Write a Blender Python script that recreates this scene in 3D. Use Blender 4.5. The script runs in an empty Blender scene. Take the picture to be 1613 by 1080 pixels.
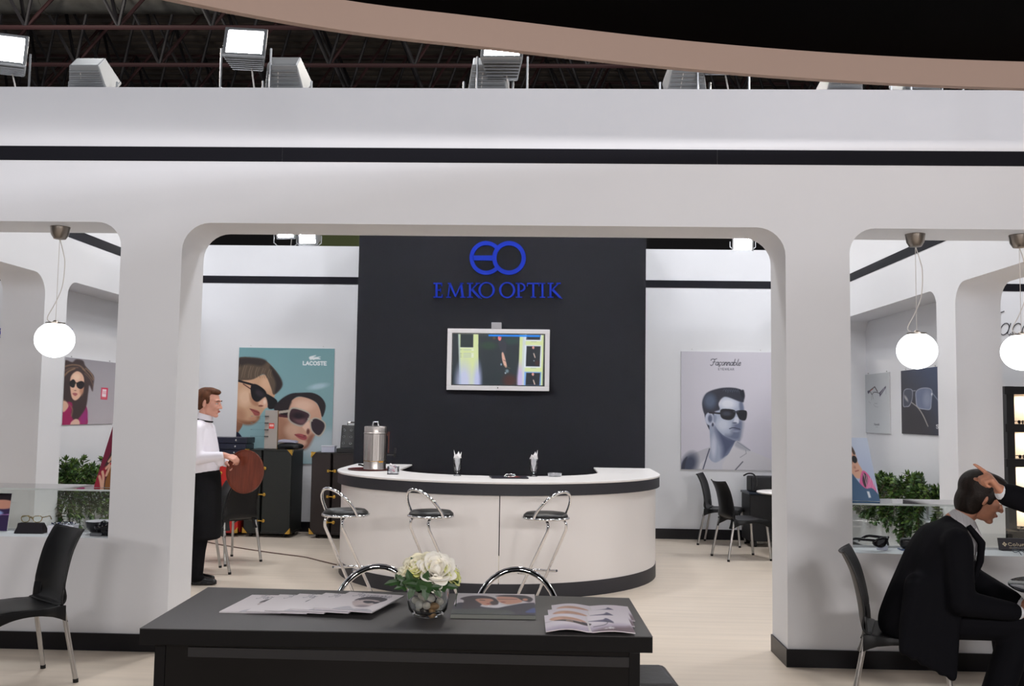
import bpy, bmesh, math, random
import numpy as np
from mathutils import Vector, Matrix, Euler
from mathutils.geometry import tessellate_polygon
random.seed(7); np.random.seed(7)
PI = math.pi
SC = bpy.context.scene
COL = SC.collection

# ---------------------------------------------------------------- camera
F_PX, IW, IH = 1500.0, 1613.0, 1080.0
YAW, PITCH, ROLL, EYE = 0.0339, 0.0730, 0.0150, 1.6
_f = Vector((-math.sin(YAW)*math.cos(PITCH), math.cos(YAW)*math.cos(PITCH), math.sin(PITCH)))
_r0 = Vector((math.cos(YAW), math.sin(YAW), 0)); _u0 = _r0.cross(_f)
_r = math.cos(ROLL)*_r0 + math.sin(ROLL)*_u0
_u = -math.sin(ROLL)*_r0 + math.cos(ROLL)*_u0
cam = bpy.data.cameras.new('camera'); cam.sensor_width = 36.0; cam.lens = 36.0*F_PX/IW
cam.clip_start = 0.05; cam.clip_end = 200
camo = bpy.data.objects.new('camera', cam); COL.objects.link(camo)
M = Matrix((_r, _u, -_f)).transposed().to_4x4(); M.translation = (0, 0, EYE); camo.matrix_world = M
SC.camera = camo
# surveying helper: where a sight line through the photograph meets a plane of the real place
def sight(x, y): return _r*((x-IW/2)/F_PX) - _u*((y-IH/2)/F_PX) + _f
def onY(x, y, Y): d = sight(x, y); return Vector((0, 0, EYE)) + d*(Y/d.y)
def onZ(x, y, Z): d = sight(x, y); return Vector((0, 0, EYE)) + d*((Z-EYE)/d.z)
def onX(x, y, X): d = sight(x, y); return Vector((0, 0, EYE)) + d*(X/d.x)

# ---------------------------------------------------------------- world, exposure, big lights
SC.view_settings.view_transform = 'Standard'; SC.view_settings.look = 'None'
SC.view_settings.exposure = 0.0; SC.view_settings.gamma = 1.0; SC.view_settings.use_curve_mapping = False
W = bpy.data.worlds.new('world'); SC.world = W; W.use_nodes = True
W.node_tree.nodes['Background'].inputs[0].default_value = (0.9, 0.92, 1.0, 1)
W.node_tree.nodes['Background'].inputs[1].default_value = 0.10

def area(name, loc, target, sx, sy, watts, col=(1, 1, 1), spread=PI):
    L = bpy.data.lights.new(name, 'AREA'); L.shape = 'RECTANGLE'; L.size = sx; L.size_y = sy
    L.energy = watts; L.color = col; L.spread = spread
    o = bpy.data.objects.new(name, L); COL.objects.link(o); o.location = loc
    o.rotation_euler = (Vector(target)-Vector(loc)).to_track_quat('-Z', 'Y').to_euler()
    return o
# added fill high above the stands, standing in for unseen hall lamps
for x, y, p in [(-5, 9.6, 160), (-1.6, 9.6, 160), (1.9, 9.6, 190), (5.4, 9.6, 190), (-5.5, 0.6, 40), (-2, 0.6, 30), (1.5, 0.6, 34), (5, 0.6, 60)]:
    area('hall_fill', (x, y, 8.0), (x, y+(1.2 if y < 5 else 0), 0), 1.2, 1.2, p, (0.97, 0.98, 1.0))
for x, p in [(-4, 190), (1.5, 200), (6, 560)]:  # unseen fill added to brighten the top strip of the front wall
    area('far_hall_fill', (x, -7, 6.5), (x*.7, 6.3, 3.5), .8, .8, p, (.93, .94, 1.0))
for x in (-9, 0, 8):  # unseen point fill added to lift the roof deck and girders
    L = bpy.data.lights.new('roof_fill', 'POINT'); L.energy = 560; L.shadow_soft_size = .3; L.color = (1, .93, .85)
    o = bpy.data.objects.new('roof_fill', L); COL.objects.link(o); o.location = (x, 13.6, 7.6)
# added front wall fill, standing in for unseen aisle floods and canopy lamps
for x, p in [(-5.0, 78), (-1.7, 84), (1.7, 112), (5.0, 165)]:
    area('aisle_fill', (x, -2.6, 3.2), (x*0.8, 6.3, 2.2), 1.2, 0.32, p, (1.0, 0.955, 0.94))

# ---------------------------------------------------------------- materials
def s2l(c):
    c = np.asarray(c, dtype=float)/255.0
    return np.where(c <= 0.04045, c/12.92, ((c+0.055)/1.055)**2.4)
MATS = {}
def mat(name, rgb, rough=0.5, metal=0.0, emit=0.0, spec=0.5, coat=0.0, noise=None, bump=0.0, bscale=60.0, trans=0.0, ior=1.45, erg=None):
    if name in MATS: return MATS[name]
    m = bpy.data.materials.new(name); m.use_nodes = True; nt = m.node_tree; b = nt.nodes['Principled BSDF']
    c = s2l(rgb); b.inputs['Base Color'].default_value = (*c, 1)
    b.inputs['Roughness'].default_value = rough; b.inputs['Metallic'].default_value = metal
    b.inputs['Specular IOR Level'].default_value = spec; b.inputs['Coat Weight'].default_value = coat
    b.inputs['Transmission Weight'].default_value = trans; b.inputs['IOR'].default_value = ior
    if emit:
        e = s2l(erg) if erg is not None else c
        b.inputs['Emission Color'].default_value = (*e, 1); b.inputs['Emission Strength'].default_value = emit
    if noise:
        sc, amt = noise[:2]; st = noise[2] if len(noise) > 2 else (1, 1, 1)
        tc = nt.nodes.new('ShaderNodeTexCoord'); mp = nt.nodes.new('ShaderNodeMapping'); mp.inputs['Scale'].default_value = st
        n = nt.nodes.new('ShaderNodeTexNoise'); n.inputs['Scale'].default_value = sc; n.inputs['Detail'].default_value = 5
        r = nt.nodes.new('ShaderNodeValToRGB')
        r.color_ramp.elements[0].position = 0.3; r.color_ramp.elements[1].position = 0.7
        r.color_ramp.elements[0].color = (*(c*(1-amt)), 1); r.color_ramp.elements[1].color = (*np.minimum(c*(1+amt), 1), 1)
        nt.links.new(tc.outputs['Object'], mp.inputs[0]); nt.links.new(mp.outputs[0], n.inputs['Vector'])
        nt.links.new(n.outputs['Fac'], r.inputs[0]); nt.links.new(r.outputs[0], b.inputs['Base Color'])
    if bump:
        tc = nt.nodes.new('ShaderNodeTexCoord'); n = nt.nodes.new('ShaderNodeTexNoise'); n.inputs['Scale'].default_value = bscale
        n.inputs['Detail'].default_value = 4
        bp = nt.nodes.new('ShaderNodeBump'); bp.inputs['Strength'].default_value = bump; bp.inputs['Distance'].default_value = 0.004
        nt.links.new(tc.outputs['Object'], bp.inputs['Height'] if False else n.inputs['Vector'])
        nt.links.new(n.outputs['Fac'], bp.inputs['Height']); nt.links.new(bp.outputs[0], b.inputs['Normal'])
    MATS[name] = m; return m
def glassmat(name, tint=(1, 1, 1), refl=1.0):
    if name in MATS: return MATS[name]
    m = bpy.data.materials.new(name); m.use_nodes = True; nt = m.node_tree; nt.nodes.clear()
    o = nt.nodes.new('ShaderNodeOutputMaterial'); mx = nt.nodes.new('ShaderNodeMixShader')
    t = nt.nodes.new('ShaderNodeBsdfTransparent'); t.inputs[0].default_value = (*tint, 1)
    g = nt.nodes.new('ShaderNodeBsdfGlossy'); g.inputs['Roughness'].default_value = 0.02
    fr = nt.nodes.new('ShaderNodeFresnel'); fr.inputs['IOR'].default_value = 1.45
    mu = nt.nodes.new('ShaderNodeMath'); mu.operation = 'MULTIPLY'; mu.inputs[1].default_value = refl
    nt.links.new(fr.outputs[0], mu.inputs[0]); nt.links.new(mu.outputs[0], mx.inputs[0])
    nt.links.new(t.outputs[0], mx.inputs[1]); nt.links.new(g.outputs[0], mx.inputs[2]); nt.links.new(mx.outputs[0], o.inputs[0])
    MATS[name] = m; return m
def printmat(name, rough=0.35, emit=0.0, spec=0.5):
    if name in MATS: return MATS[name]
    m = bpy.data.materials.new(name); m.use_nodes = True; nt = m.node_tree; b = nt.nodes['Principled BSDF']
    a = nt.nodes.new('ShaderNodeVertexColor'); a.layer_name = 'Col'
    if emit:
        b.inputs['Base Color'].default_value = (0.01, 0.01, 0.01, 1)
        nt.links.new(a.outputs[0], b.inputs['Emission Color']); b.inputs['Emission Strength'].default_value = emit
    else: nt.links.new(a.outputs[0], b.inputs['Base Color'])
    b.inputs['Roughness'].default_value = rough; b.inputs['Specular IOR Level'].default_value = spec
    MATS[name] = m; return m

# ---------------------------------------------------------------- mesh building
class MB:
    def __init__(s): s.v = []; s.f = []
    def add(s, vs, fs, mtx=None):
        o = len(s.v)
        if mtx is not None: vs = [mtx @ Vector(p) for p in vs]
        s.v += [tuple(p) for p in vs]; s.f += [tuple(i+o for i in f) for f in fs]; return s
    def box(s, c, d, mtx=None):
        x, y, z = c; a, b, h = d[0]/2, d[1]/2, d[2]/2
        vs = [(x+i*a, y+j*b, z+k*h) for k in (-1, 1) for j in (-1, 1) for i in (-1, 1)]
        return s.add(vs, [(0, 2, 3, 1), (4, 5, 7, 6), (0, 1, 5, 4), (2, 6, 7, 3), (0, 4, 6, 2), (1, 3, 7, 5)], mtx)
    def bb(s, lo, hi, mtx=None):
        return s.box([(a+b)/2 for a, b in zip(lo, hi)], [b-a for a, b in zip(lo, hi)], mtx)
    def hexa(s, q, mtx=None):   # eight corners: bottom four then top four, both counter-clockwise
        return s.add(q, [(3, 2, 1, 0), (4, 5, 6, 7), (0, 1, 5, 4), (1, 2, 6, 5), (2, 3, 7, 6), (3, 0, 4, 7)], mtx)
    def tube(s, pts, r, n=10, closed=False, mtx=None, cap=True):
        P = [Vector(p) for p in pts]; m = len(P); rs = r if isinstance(r, (list, tuple)) else [r]*m
        T = []
        for i in range(m):
            a = P[(i-1) % m] if (closed or i > 0) else P[i]; b = P[(i+1) % m] if (closed or i < m-1) else P[i]
            t = (b-a); T.append(t.normalized() if t.length > 1e-9 else Vector((0, 0, 1)))
        up = Vector((0, 0, 1)) if abs(T[0].z) < 0.9 else Vector((1, 0, 0))
        N = (up - T[0]*up.dot(T[0])).normalized(); vs = []
        for i in range(m):
            N = (N - T[i]*N.dot(T[i])); N = N.normalized() if N.length > 1e-6 else T[i].orthogonal().normalized()
            B = T[i].cross(N)
            for k in range(n):
                a = 2*PI*k/n; vs.append(P[i] + (N*math.cos(a)+B*math.sin(a))*rs[i])
        fs = []
        for i in range(m if closed else m-1):
            j = (i+1) % m
            for k in range(n): fs.append((i*n+k, i*n+(k+1) % n, j*n+(k+1) % n, j*n+k))
        if not closed and cap:
            fs.append(tuple(range(n-1, -1, -1))); fs.append(tuple((m-1)*n+k for k in range(n)))
        return s.add(vs, fs, mtx)
    def lathe(s, prof, n=32, mtx=None, sx=1.0, sy=1.0):
        vs = []; fs = []
        for r, z in prof:
            for k in range(n):
                a = 2*PI*k/n; vs.append((r*math.cos(a)*sx, r*math.sin(a)*sy, z))
        for i in range(len(prof)-1):
            for k in range(n): fs.append((i*n+k, i*n+(k+1) % n, (i+1)*n+(k+1) % n, (i+1)*n+k))
        if prof[0][0] > 1e-6: fs.append(tuple(range(n-1, -1, -1)))
        if prof[-1][0] > 1e-6: fs.append(tuple((len(prof)-1)*n+k for k in range(n)))
        return s.add(vs, fs, mtx)
    def ell(s, c, r, n=16, m=10, rot=None, mtx=None):
        R = Euler(rot).to_matrix() if rot else Matrix.Identity(3); C = Vector(c); vs = []; fs = []
        for i in range(1, m):
            t = PI*i/m
            for k in range(n):
                a = 2*PI*k/n; vs.append(C + R @ Vector((r[0]*math.sin(t)*math.cos(a), r[1]*math.sin(t)*math.sin(a), r[2]*math.cos(t))))
        top = len(vs); vs.append(C + R @ Vector((0, 0, r[2]))); vs.append(C - R @ Vector((0, 0, r[2])))
        for i in range(m-2):
            for k in range(n): fs.append((i*n+k, (i+1)*n+k, (i+1)*n+(k+1) % n, i*n+(k+1) % n))
        for k in range(n):
            fs.append((top, k, (k+1) % n)); fs.append((top+1, (m-2)*n+(k+1) % n, (m-2)*n+k))
        return s.add(vs, fs, mtx)
    def cap(s, p0, p1, r0, r1, n=12):   # tapered capsule
        p0 = Vector(p0); p1 = Vector(p1); d = p1-p0; L = d.length
        if L < 1e-6: return s.ell(p0, (r0, r0, r0), n, 8)
        q = d.to_track_quat('Z', 'Y').to_matrix().to_4x4(); q.translation = p0
        prof = [(0, -r0)] + [(r0*math.cos(a), r0*math.sin(a)) for a in np.linspace(-PI/2+0.35, 0, 4)] + \
               [(r1*math.cos(a), L+r1*math.sin(a)) for a in np.linspace(0, PI/2-0.35, 4)] + [(0, L+r1)]
        prof[0] = (1e-4, -r0); prof[-1] = (1e-4, L+r1)
        return s.lathe(prof, n, q)
    def prism(s, outer, holes, t0, t1, mp):
        # polygon (with holes) in 2D extruded from t0 to t1; mp(u, v, t) -> world
        loops = [outer]+list(holes); vec = [[Vector((p[0], p[1], 0)) for p in l] for l in loops]
        tris = tessellate_polygon(vec); flat = [p for l in loops for p in l]; N = len(flat)
        vs = [mp(p[0], p[1], t0) for p in flat]+[mp(p[0], p[1], t1) for p in flat]; fs = []
        for t in tris:
            a, b, c = t; fs.append((a, b, c)); fs.append((c+N, b+N, a+N))
        o = 0
        for l in loops:
            n = len(l)
            for i in range(n): j = (i+1) % n; fs.append((o+i, o+j, o+j+N, o+i+N))
            o += n
        return s.add(vs, fs)
    def build(s, name, m, parent=None, smooth=None, bevel=0.0, fixn=True, solid=0.0, seg=2):
        me = bpy.data.meshes.new(name); me.from_pydata(s.v, [], s.f)
        if fixn:
            b = bmesh.new(); b.from_mesh(me); bmesh.ops.recalc_face_normals(b, faces=b.faces); b.to_mesh(me); b.free()
        if smooth is not None:
            me.shade_smooth(); me.set_sharp_from_angle(angle=math.radians(smooth))
        if m is not None: me.materials.append(m)
        o = bpy.data.objects.new(name, me); COL.objects.link(o)
        if parent is not None: o.parent = parent
        if solid:
            d = o.modifiers.new('solid', 'SOLIDIFY'); d.thickness = solid; d.offset = 0
        if bevel:
            d = o.modifiers.new('bevel', 'BEVEL'); d.width = bevel; d.segments = seg; d.limit_method = 'ANGLE'
        return o
def tag(o, label=None, cat=None, group=None, kind=None):
    if label: o['label'] = label
    if cat: o['category'] = cat
    if group: o['group'] = group
    if kind: o['kind'] = kind
    return o
def thing(name, label, cat, loc=(0, 0, 0), rotz=0.0, group=None):
    o = bpy.data.objects.new(name, None); COL.objects.link(o); o.empty_display_size = 0.1
    o.location = loc; o.rotation_euler = (0, 0, rotz); return tag(o, label, cat, group)
def copy_tree(o, parent=None):
    c = o.copy(); COL.objects.link(c)
    if parent is not None: c.parent = parent
    for ch in list(o.children): copy_tree(ch, c)
    return c
def dup(o, loc, rotz, label, group=None):
    c = copy_tree(o); c.location = loc; c.rotation_euler = (0, 0, rotz); c['label'] = label
    if group: c['group'] = group
    return c
def struct(o): o['kind'] = 'structure'; return o
def arc(c, rx, ry, a0, a1, n): return [(c[0]+rx*math.cos(math.radians(a)), c[1]+ry*math.sin(math.radians(a))) for a in np.linspace(a0, a1, n)]
def smoothpath(pts, sub=6, closed=False):
    P = [Vector(p) for p in pts]; n = len(P); out = []
    for i in range(n if closed else n-1):
        p0 = P[(i-1) % n] if closed or i > 0 else P[i]*2-P[i+1]
        p1 = P[i]; p2 = P[(i+1) % n]; p3 = P[(i+2) % n] if closed or i < n-2 else p2*2-p1
        for k in range(sub):
            t = k/sub
            out.append(0.5*((2*p1)+(p2-p0)*t+(2*p0-5*p1+4*p2-p3)*t*t+(3*p1-p0-3*p2+p3)*t**3))
    if not closed: out.append(P[-1])
    return out
def loft(mb, rings, n=20, sub=5, sidev=(0, 1, 0)):
    # smooth body of elliptical rings: (centre, half depth, half width)
    c = smoothpath([r[0] for r in rings], sub); q = smoothpath([(r[1], r[2], 0) for r in rings], sub); vs = []; m = len(c); S0 = Vector(sidev)
    for i in range(m):
        T = (c[min(i+1, m-1)]-c[max(i-1, 0)]).normalized(); S = (S0-T*S0.dot(T)).normalized(); N = T.cross(S)
        for k in range(n):
            a = 2*PI*k/n; vs.append(c[i]+S*(q[i].y*math.cos(a))+N*(q[i].x*math.sin(a)))
    fs = [(i*n+k, i*n+(k+1) % n, (i+1)*n+(k+1) % n, (i+1)*n+k) for i in range(m-1) for k in range(n)]
    return mb.add(vs, fs+[tuple(range(n-1, -1, -1)), tuple((m-1)*n+k for k in range(n))])
def blob(mb, voxel, it=4, fac=0.5):
    # closed shapes melted into one continuous surface
    me = bpy.data.meshes.new('tmp'); me.from_pydata(mb.v, [], mb.f)
    b = bmesh.new(); b.from_mesh(me); bmesh.ops.recalc_face_normals(b, faces=b.faces); b.to_mesh(me); b.free()
    o = bpy.data.objects.new('tmp', me); COL.objects.link(o)
    r = o.modifiers.new('r', 'REMESH'); r.mode = 'VOXEL'; r.voxel_size = voxel; r.use_smooth_shade = True
    if it:
        d = o.modifiers.new('s', 'SMOOTH'); d.iterations = it; d.factor = fac
    dg = bpy.context.evaluated_depsgraph_get(); dg.update()
    res = bpy.data.meshes.new_from_object(o.evaluated_get(dg))
    bpy.data.objects.remove(o); bpy.data.meshes.remove(me)
    res.materials.clear()
    return res
def meshobj(name, me, m, parent=None):
    me.name = name; me.materials.append(m); me.shade_smooth()
    o = bpy.data.objects.new(name, me); COL.objects.link(o)
    if parent is not None: o.parent = parent
    return o

# ---------------------------------------------------------------- printed pictures (colour per vertex)
class Paint:
    def __init__(s, nx, ny, x0, y0, x1, y1, bg):
        s.nx, s.ny = nx, ny
        s.X, s.Y = np.meshgrid(np.linspace(x0, x1, nx), np.linspace(y0, y1, ny)); s.C = np.zeros((ny, nx, 3)); s.C[:] = bg
        s.px = (x1-x0)/(nx-1)
    def mix(s, a, col):
        a = np.clip(a, 0, 1)[..., None]; s.C = s.C*(1-a)+np.asarray(col, float)*a
    def grad(s, c0, c1, p0, p1):
        d = np.array(p1, float)-p0; t = np.clip(((s.X-p0[0])*d[0]+(s.Y-p0[1])*d[1])/(d@d), 0, 1)[..., None]
        s.C = np.asarray(c0, float)*(1-t)+np.asarray(c1, float)*t
    def _dist(s, pts, closed):
        D = np.full(s.X.shape, 1e9); ins = np.zeros(s.X.shape, bool); n = len(pts)
        for i in range(n if closed else n-1):
            (ax, ay), (bx, by) = pts[i], pts[(i+1) % n]; dx, dy = bx-ax, by-ay; L = dx*dx+dy*dy+1e-12
            t = np.clip(((s.X-ax)*dx+(s.Y-ay)*dy)/L, 0, 1); D = np.minimum(D, np.hypot(s.X-ax-t*dx, s.Y-ay-t*dy))
            if closed and abs(dy) > 1e-12:
                c = ((ay > s.Y) != (by > s.Y)) & (s.X < dx*(s.Y-ay)/dy+ax); ins ^= c
        return D, ins
    def poly(s, pts, col, soft=None, smooth=True, op=1.0):
        if smooth: pts = [tuple(p)[:2] for p in smoothpath([(a, b, 0) for a, b in pts], 4, True)]
        D, ins = s._dist(pts, True); w = soft or s.px*0.7
        s.mix(np.clip(0.5+np.where(ins, D, -D)/(2*w), 0, 1)*op, col); return s
    def ell(s, cx, cy, rx, ry, col, soft=0.25, rot=0.0, op=1.0):
        c, n = math.cos(rot), math.sin(rot); u = ((s.X-cx)*c+(s.Y-cy)*n)/rx; v = (-(s.X-cx)*n+(s.Y-cy)*c)/ry
        s.mix(np.clip((1-np.hypot(u, v))/soft+0.5, 0, 1)*op, col); return s
    def line(s, pts, w, col, smooth=False, op=1.0, soft=None):
        if smooth: pts = [tuple(p)[:2] for p in smoothpath([(a, b, 0) for a, b in pts], 5)]
        D, _ = s._dist(pts, False); k = soft or s.px*0.7
        s.mix(np.clip((w/2-D)/k+0.5, 0, 1)*op, col); return s
    def text(s, strokes, x, y, h, w, col, shear=0.0, op=1.0):
        for st in strokes:
            s.line([(x+(p[0]+p[1]*shear)*h, y-p[1]*h) for p in st], w, col, op=op)
        return s
    def mesh(s, name, mp, m, parent=None):
        # mp(u, v) -> point, u to the right 0..1 and v downward 0..1
        vs = [mp(i/(s.nx-1), j/(s.ny-1)) for j in range(s.ny) for i in range(s.nx)]
        me = bpy.data.meshes.new(name)
        fs = [(j*s.nx+i, (j+1)*s.nx+i, (j+1)*s.nx+i+1, j*s.nx+i+1) for j in range(s.ny-1) for i in range(s.nx-1)]
        me.from_pydata(vs, [], fs); at = me.color_attributes.new('Col', 'FLOAT_COLOR', 'POINT')
        rgba = np.ones((s.ny*s.nx, 4), np.float32); rgba[:, :3] = s2l(np.clip(s.C, 0, 255)).reshape(-1, 3)
        at.data.foreach_set('color', rgba.ravel()); me.materials.append(m); me.shade_smooth()
        o = bpy.data.objects.new(name, me); COL.objects.link(o)
        if parent is not None: o.parent = parent
        return o
def earc(cx, cy, rx, ry, a0, a1, n=12): return arc((cx, cy), rx, ry, a0, a1, n)
GL = {  # stroke capitals on a unit height
 'A': (.8, [[(0, 0), (.4, 1), (.8, 0)], [(.15, .35), (.65, .35)]]), 'B': (.65, [[(0, 0), (0, 1), (.4, 1), (.55, .75), (.4, .52), (0, .52)], [(.4, .52), (.62, .27), (.4, 0), (0, 0)]]),
 'C': (.8, [earc(.45, .5, .42, .5, 45, 315)]), 'E': (.6, [[(.58, 1), (0, 1), (0, 0), (.58, 0)], [(0, .5), (.5, .5)]]), 'L': (.55, [[(0, 1), (0, 0), (.55, 0)]]),
 'M': (.95, [[(0, 0), (.05, 1), (.47, .2), (.9, 1), (.95, 0)]]), 'O': (.95, [earc(.47, .5, .45, .5, 0, 360, 18)]), 'R': (.65, [[(0, 0), (0, 1), (.42, 1), (.58, .76), (.42, .5), (0, .5)], [(.35, .5), (.65, 0)]]),
 'S': (.6, [[(.55, .85), (.4, 1), (.15, 1), (.02, .78), (.15, .57), (.42, .47), (.57, .25), (.42, 0), (.15, 0), (0, .15)]]), 'T': (.75, [[(0, 1), (.75, 1)], [(.375, 1), (.375, 0)]]),
 'W': (1.1, [[(0, 1), (.27, 0), (.55, .9), (.83, 0), (1.1, 1)]]), 'Y': (.75, [[(0, 1), (.37, .5), (.75, 1)], [(.37, .5), (.37, 0)]]), 'I': (.1, [[(.05, 0), (.05, 1)]]),
 'o': (.62, [earc(.3, .32, .3, .32, 0, 360, 14)]), 'l': (.2, [[(.1, 0), (.1, 1.02)]]), 'u': (.6, [[(.05, .64), (.05, .2), (.18, 0), (.35, 0), (.52, .2)], [(.52, .64), (.52, 0)]]),
 'm': (.9, [[(.05, .64), (.05, 0)], [(.05, .42), (.2, .64), (.38, .6), (.42, .45), (.42, 0)], [(.42, .42), (.58, .64), (.76, .6), (.8, .45), (.8, 0)]]),
 'b': (.62, [[(.05, 1.02), (.05, 0)], earc(.3, .32, .26, .32, 0, 360, 14)]), 'i': (.2, [[(.1, 0), (.1, .64)], [(.1, .88), (.1, .95)]]), 'a': (.6, [earc(.28, .3, .25, .3, 0, 360, 14), [(.53, .64), (.53, 0)]]),
 'n': (.6, [[(.05, .64), (.05, 0)], [(.05, .42), (.22, .64), (.42, .6), (.5, .42), (.5, 0)]]), ' ': (.4, [])}
def words(t, gap=.25):
    out = []; x = 0
    for ch in t:
        w, st = GL[ch]; out += [[(x+p[0], p[1]) for p in s] for s in st]; x += w+gap
    return out, x-gap
def script_word():
    # the fashion house's cursive: F a c-cedilla o n n a b l e
    A = [earc(.36, .5, .34, .5, 0, 360, 14), [(.72, 1), (.68, .15), (.85, 0), (1, .15)]]
    N = [[(0, 1), (0, 0)], [(0, .5), (.25, .95), (.5, .95), (.55, .7), (.52, .15), (.66, 0), (.8, .15)]]
    seq = [(1.25, [[(-.45, 1.45), (-.4, 1.75), (0, 1.9), (.6, 1.75), (1.15, 2.0)], [(.62, 1.8), (.6, .9), (.45, .1), (.1, -.15), (-.2, .1)], [(.2, .95), (1.0, 1.0)]]),
           (1.0, A), (.8, [earc(.36, .5, .34, .5, 40, 320, 12), [(.36, 0), (.45, -.2), (.3, -.38), (.12, -.32)]]), (.9, [earc(.36, .5, .34, .5, 0, 360, 14)]), (.85, N), (.85, N), (1.0, A),
           (.9, [[(0, 1.9), (0, .1)], earc(.34, .5, .34, .5, 0, 360, 14)]), (.5, [[(.1, 1.9), (.05, .25), (.2, 0), (.4, .15)]]),
           (.8, [[(.02, .45), (.55, .6), (.55, .9), (.3, 1), (.05, .8), (.02, .4), (.2, .02), (.5, .05), (.7, .25)]])]
    out = []; x = 0
    for w, st in seq:
        out += [[(x+p[0], p[1]) for p in s] for s in st]; x += w
    return out, x
# ---------------------------------------------------------------- the setting
WHITE = mat('white_paint', (222, 223, 227), 0.55, noise=(1.2, 0.02), bump=0.04, bscale=180)
BLACKBAND = mat('black_band', (24, 24, 30), 0.8, spec=.15)
BLACKBASE = mat('black_skirting', (15, 14, 19), 0.35, spec=.3)
FLOORM = mat('pale_laminate', (214, 200, 184), 0.42, noise=(3.0, 0.07, (0.35, 4.5, 1)))
PANELM = mat('charcoal_fabric', (24, 24, 29), 0.85, spec=.2, noise=(90, 0.10), bump=0.1, bscale=300)
Y1, Y2, Y3 = 6.308, 6.72, 12.558
XL, XR, XLo, XRo = -4.74, 3.77, -5.15, 4.18
ZT, ZS0, ZS1, ZO, ZSILL = 3.79, 3.276, 3.375, 2.852, 0.728

def rect_hole(x0, x1, z0, z1, rt, rb=0.0):
    p = [(x0, z0), (x1, z0)] if rb == 0 else arc((x0+rb, z0+rb), rb, rb, 180, 270, 5)+arc((x1-rb, z0+rb), rb, rb, 270, 360, 5)
    return p + arc((x1-rt, z1-rt), rt, rt, 0, 90, 9)+arc((x0+rt, z1-rt), rt, rt, 90, 180, 9)
XZ = lambda u, v, t: (u, t, v)
YZ = lambda u, v, t: (t, u, v)

fl = MB(); fl.bb((-14, -6, -0.1), (14, 15, 0)); struct(fl.build('floor', FLOORM))
# front wall of the stand with its three openings
CX0, CX1 = -2.459, 1.591
door = [(CX0, 0)]+[(p[0], p[1]) for p in arc((CX0+.19, ZO-.19), .19, .19, 180, 90, 9)]+[(p[0], p[1]) for p in arc((CX1-.19, ZO-.19), .19, .19, 90, 0, 9)]+[(CX1, 0)]
outer = [(-9, 0)]+door+[(9, 0), (9, ZT), (-9, ZT)]
hl = rect_hole(-4.62, -2.879, ZSILL, ZO, .17); hr = rect_hole(2.011, 3.66, ZSILL, ZO, .17)
w = MB(); w.prism(outer, [hl, hr], Y1, Y2, XZ); wf = struct(w.build('wall_front', WHITE, smooth=30))
# back wall
w = MB(); w.bb((-11, Y3, 0), (11, Y3+.12, ZT)); wb = struct(w.build('wall_back', WHITE))
# side walls: a through opening near the front and a niche at the rear
def side(x0, x1, name):
    h1 = rect_hole(7.1, 8.83, 0.0001, 2.846, .2); h2 = rect_hole(9.25, 12.5, 0.60, 2.846, .17)
    o = [(Y2, 0), (7.1, 0)]+[p for p in arc((7.1+.2, 2.646), .2, .2, 180, 90, 9)]+[p for p in arc((8.63, 2.646), .2, .2, 90, 0, 9)]+[(8.83, 0), (Y3, 0), (Y3, ZT), (Y2, ZT)]
    m = MB(); m.prism(o, [h2], min(x0, x1), max(x0, x1), YZ); return struct(m.build(name, WHITE, smooth=30))
wl = side(XL, XLo, 'wall_left'); wr = side(XR, XRo, 'wall_right')
m = MB(); m.bb((XLo-.03, 9.1, 0), (XLo-.0005, Y3, ZT)); struct(m.build('wall_left_backing', WHITE))
m = MB(); m.bb((XRo+.0005, 9.1, 0), (XRo+.03, Y3, ZT)); struct(m.build('wall_right_backing', WHITE))
# tower behind the bar, clad in charcoal
m = MB(); m.bb((-2.145, 10.8, 0), (1.147, Y3-.002, ZT+.35)); struct(m.build('wall_centre', PANELM))
m = MB(); m.bb((-2.147, 10.785, 3.0), (1.149, 10.8, ZT+.352))
# bands
nt = 0
def trim(lo, hi, mt=BLACKBAND, nm=None):
    global nt
    nt += 1; b = MB(); b.bb(lo, hi); return struct(b.build(nm or 'trim_%d' % nt, mt))
xa = onY(445, 240, Y1).x; xb = onY(1130, 245, Y1).x
trim((-9, Y1-.004, ZS0), (xa-.0015, Y1, ZS1)); trim((xa, Y1-.004, ZS0), (xb-.0015, Y1, ZS1)); trim((xb, Y1-.004, ZS0), (9, Y1, ZS1))
trim((-11, Y3-.004, ZS0), (-2.147, Y3, ZS1)); trim((1.149, Y3-.004, ZS0), (11, Y3, ZS1))
trim((XL, Y2, ZS0), (XL+.004, Y3-.004, ZS1)); trim((XR-.004, Y2, ZS0), (XR, Y3-.004, ZS1))
# skirting
BH = .112
for nm, lo, hi in [('baseboard_front', (-9, Y1-.012, 0), (CX0, Y1, BH)), ('baseboard_front_right', (CX1-.012, Y1-.012, 0), (9, Y1, BH)),
                   ('baseboard_jamb', (CX1-.012, Y1, 0), (CX1, Y2, BH)), ('baseboard_jamb_left', (CX0, Y1-.012, 0), (CX0+.012, Y2, BH)),
                   ('baseboard_back', (-11, Y3-.012, 0), (-2.15, Y3, BH+.02)), ('baseboard_back_right', (1.15, Y3-.012, 0), (11, Y3, BH+.02)),
                   ('baseboard_left', (XL, 8.83, 0), (XL+.012, Y3-.012, BH)), ('baseboard_right', (XR-.012, 8.83, 0), (XR, Y3-.012, BH))]:
    trim(lo, hi, BLACKBASE, nm)

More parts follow.
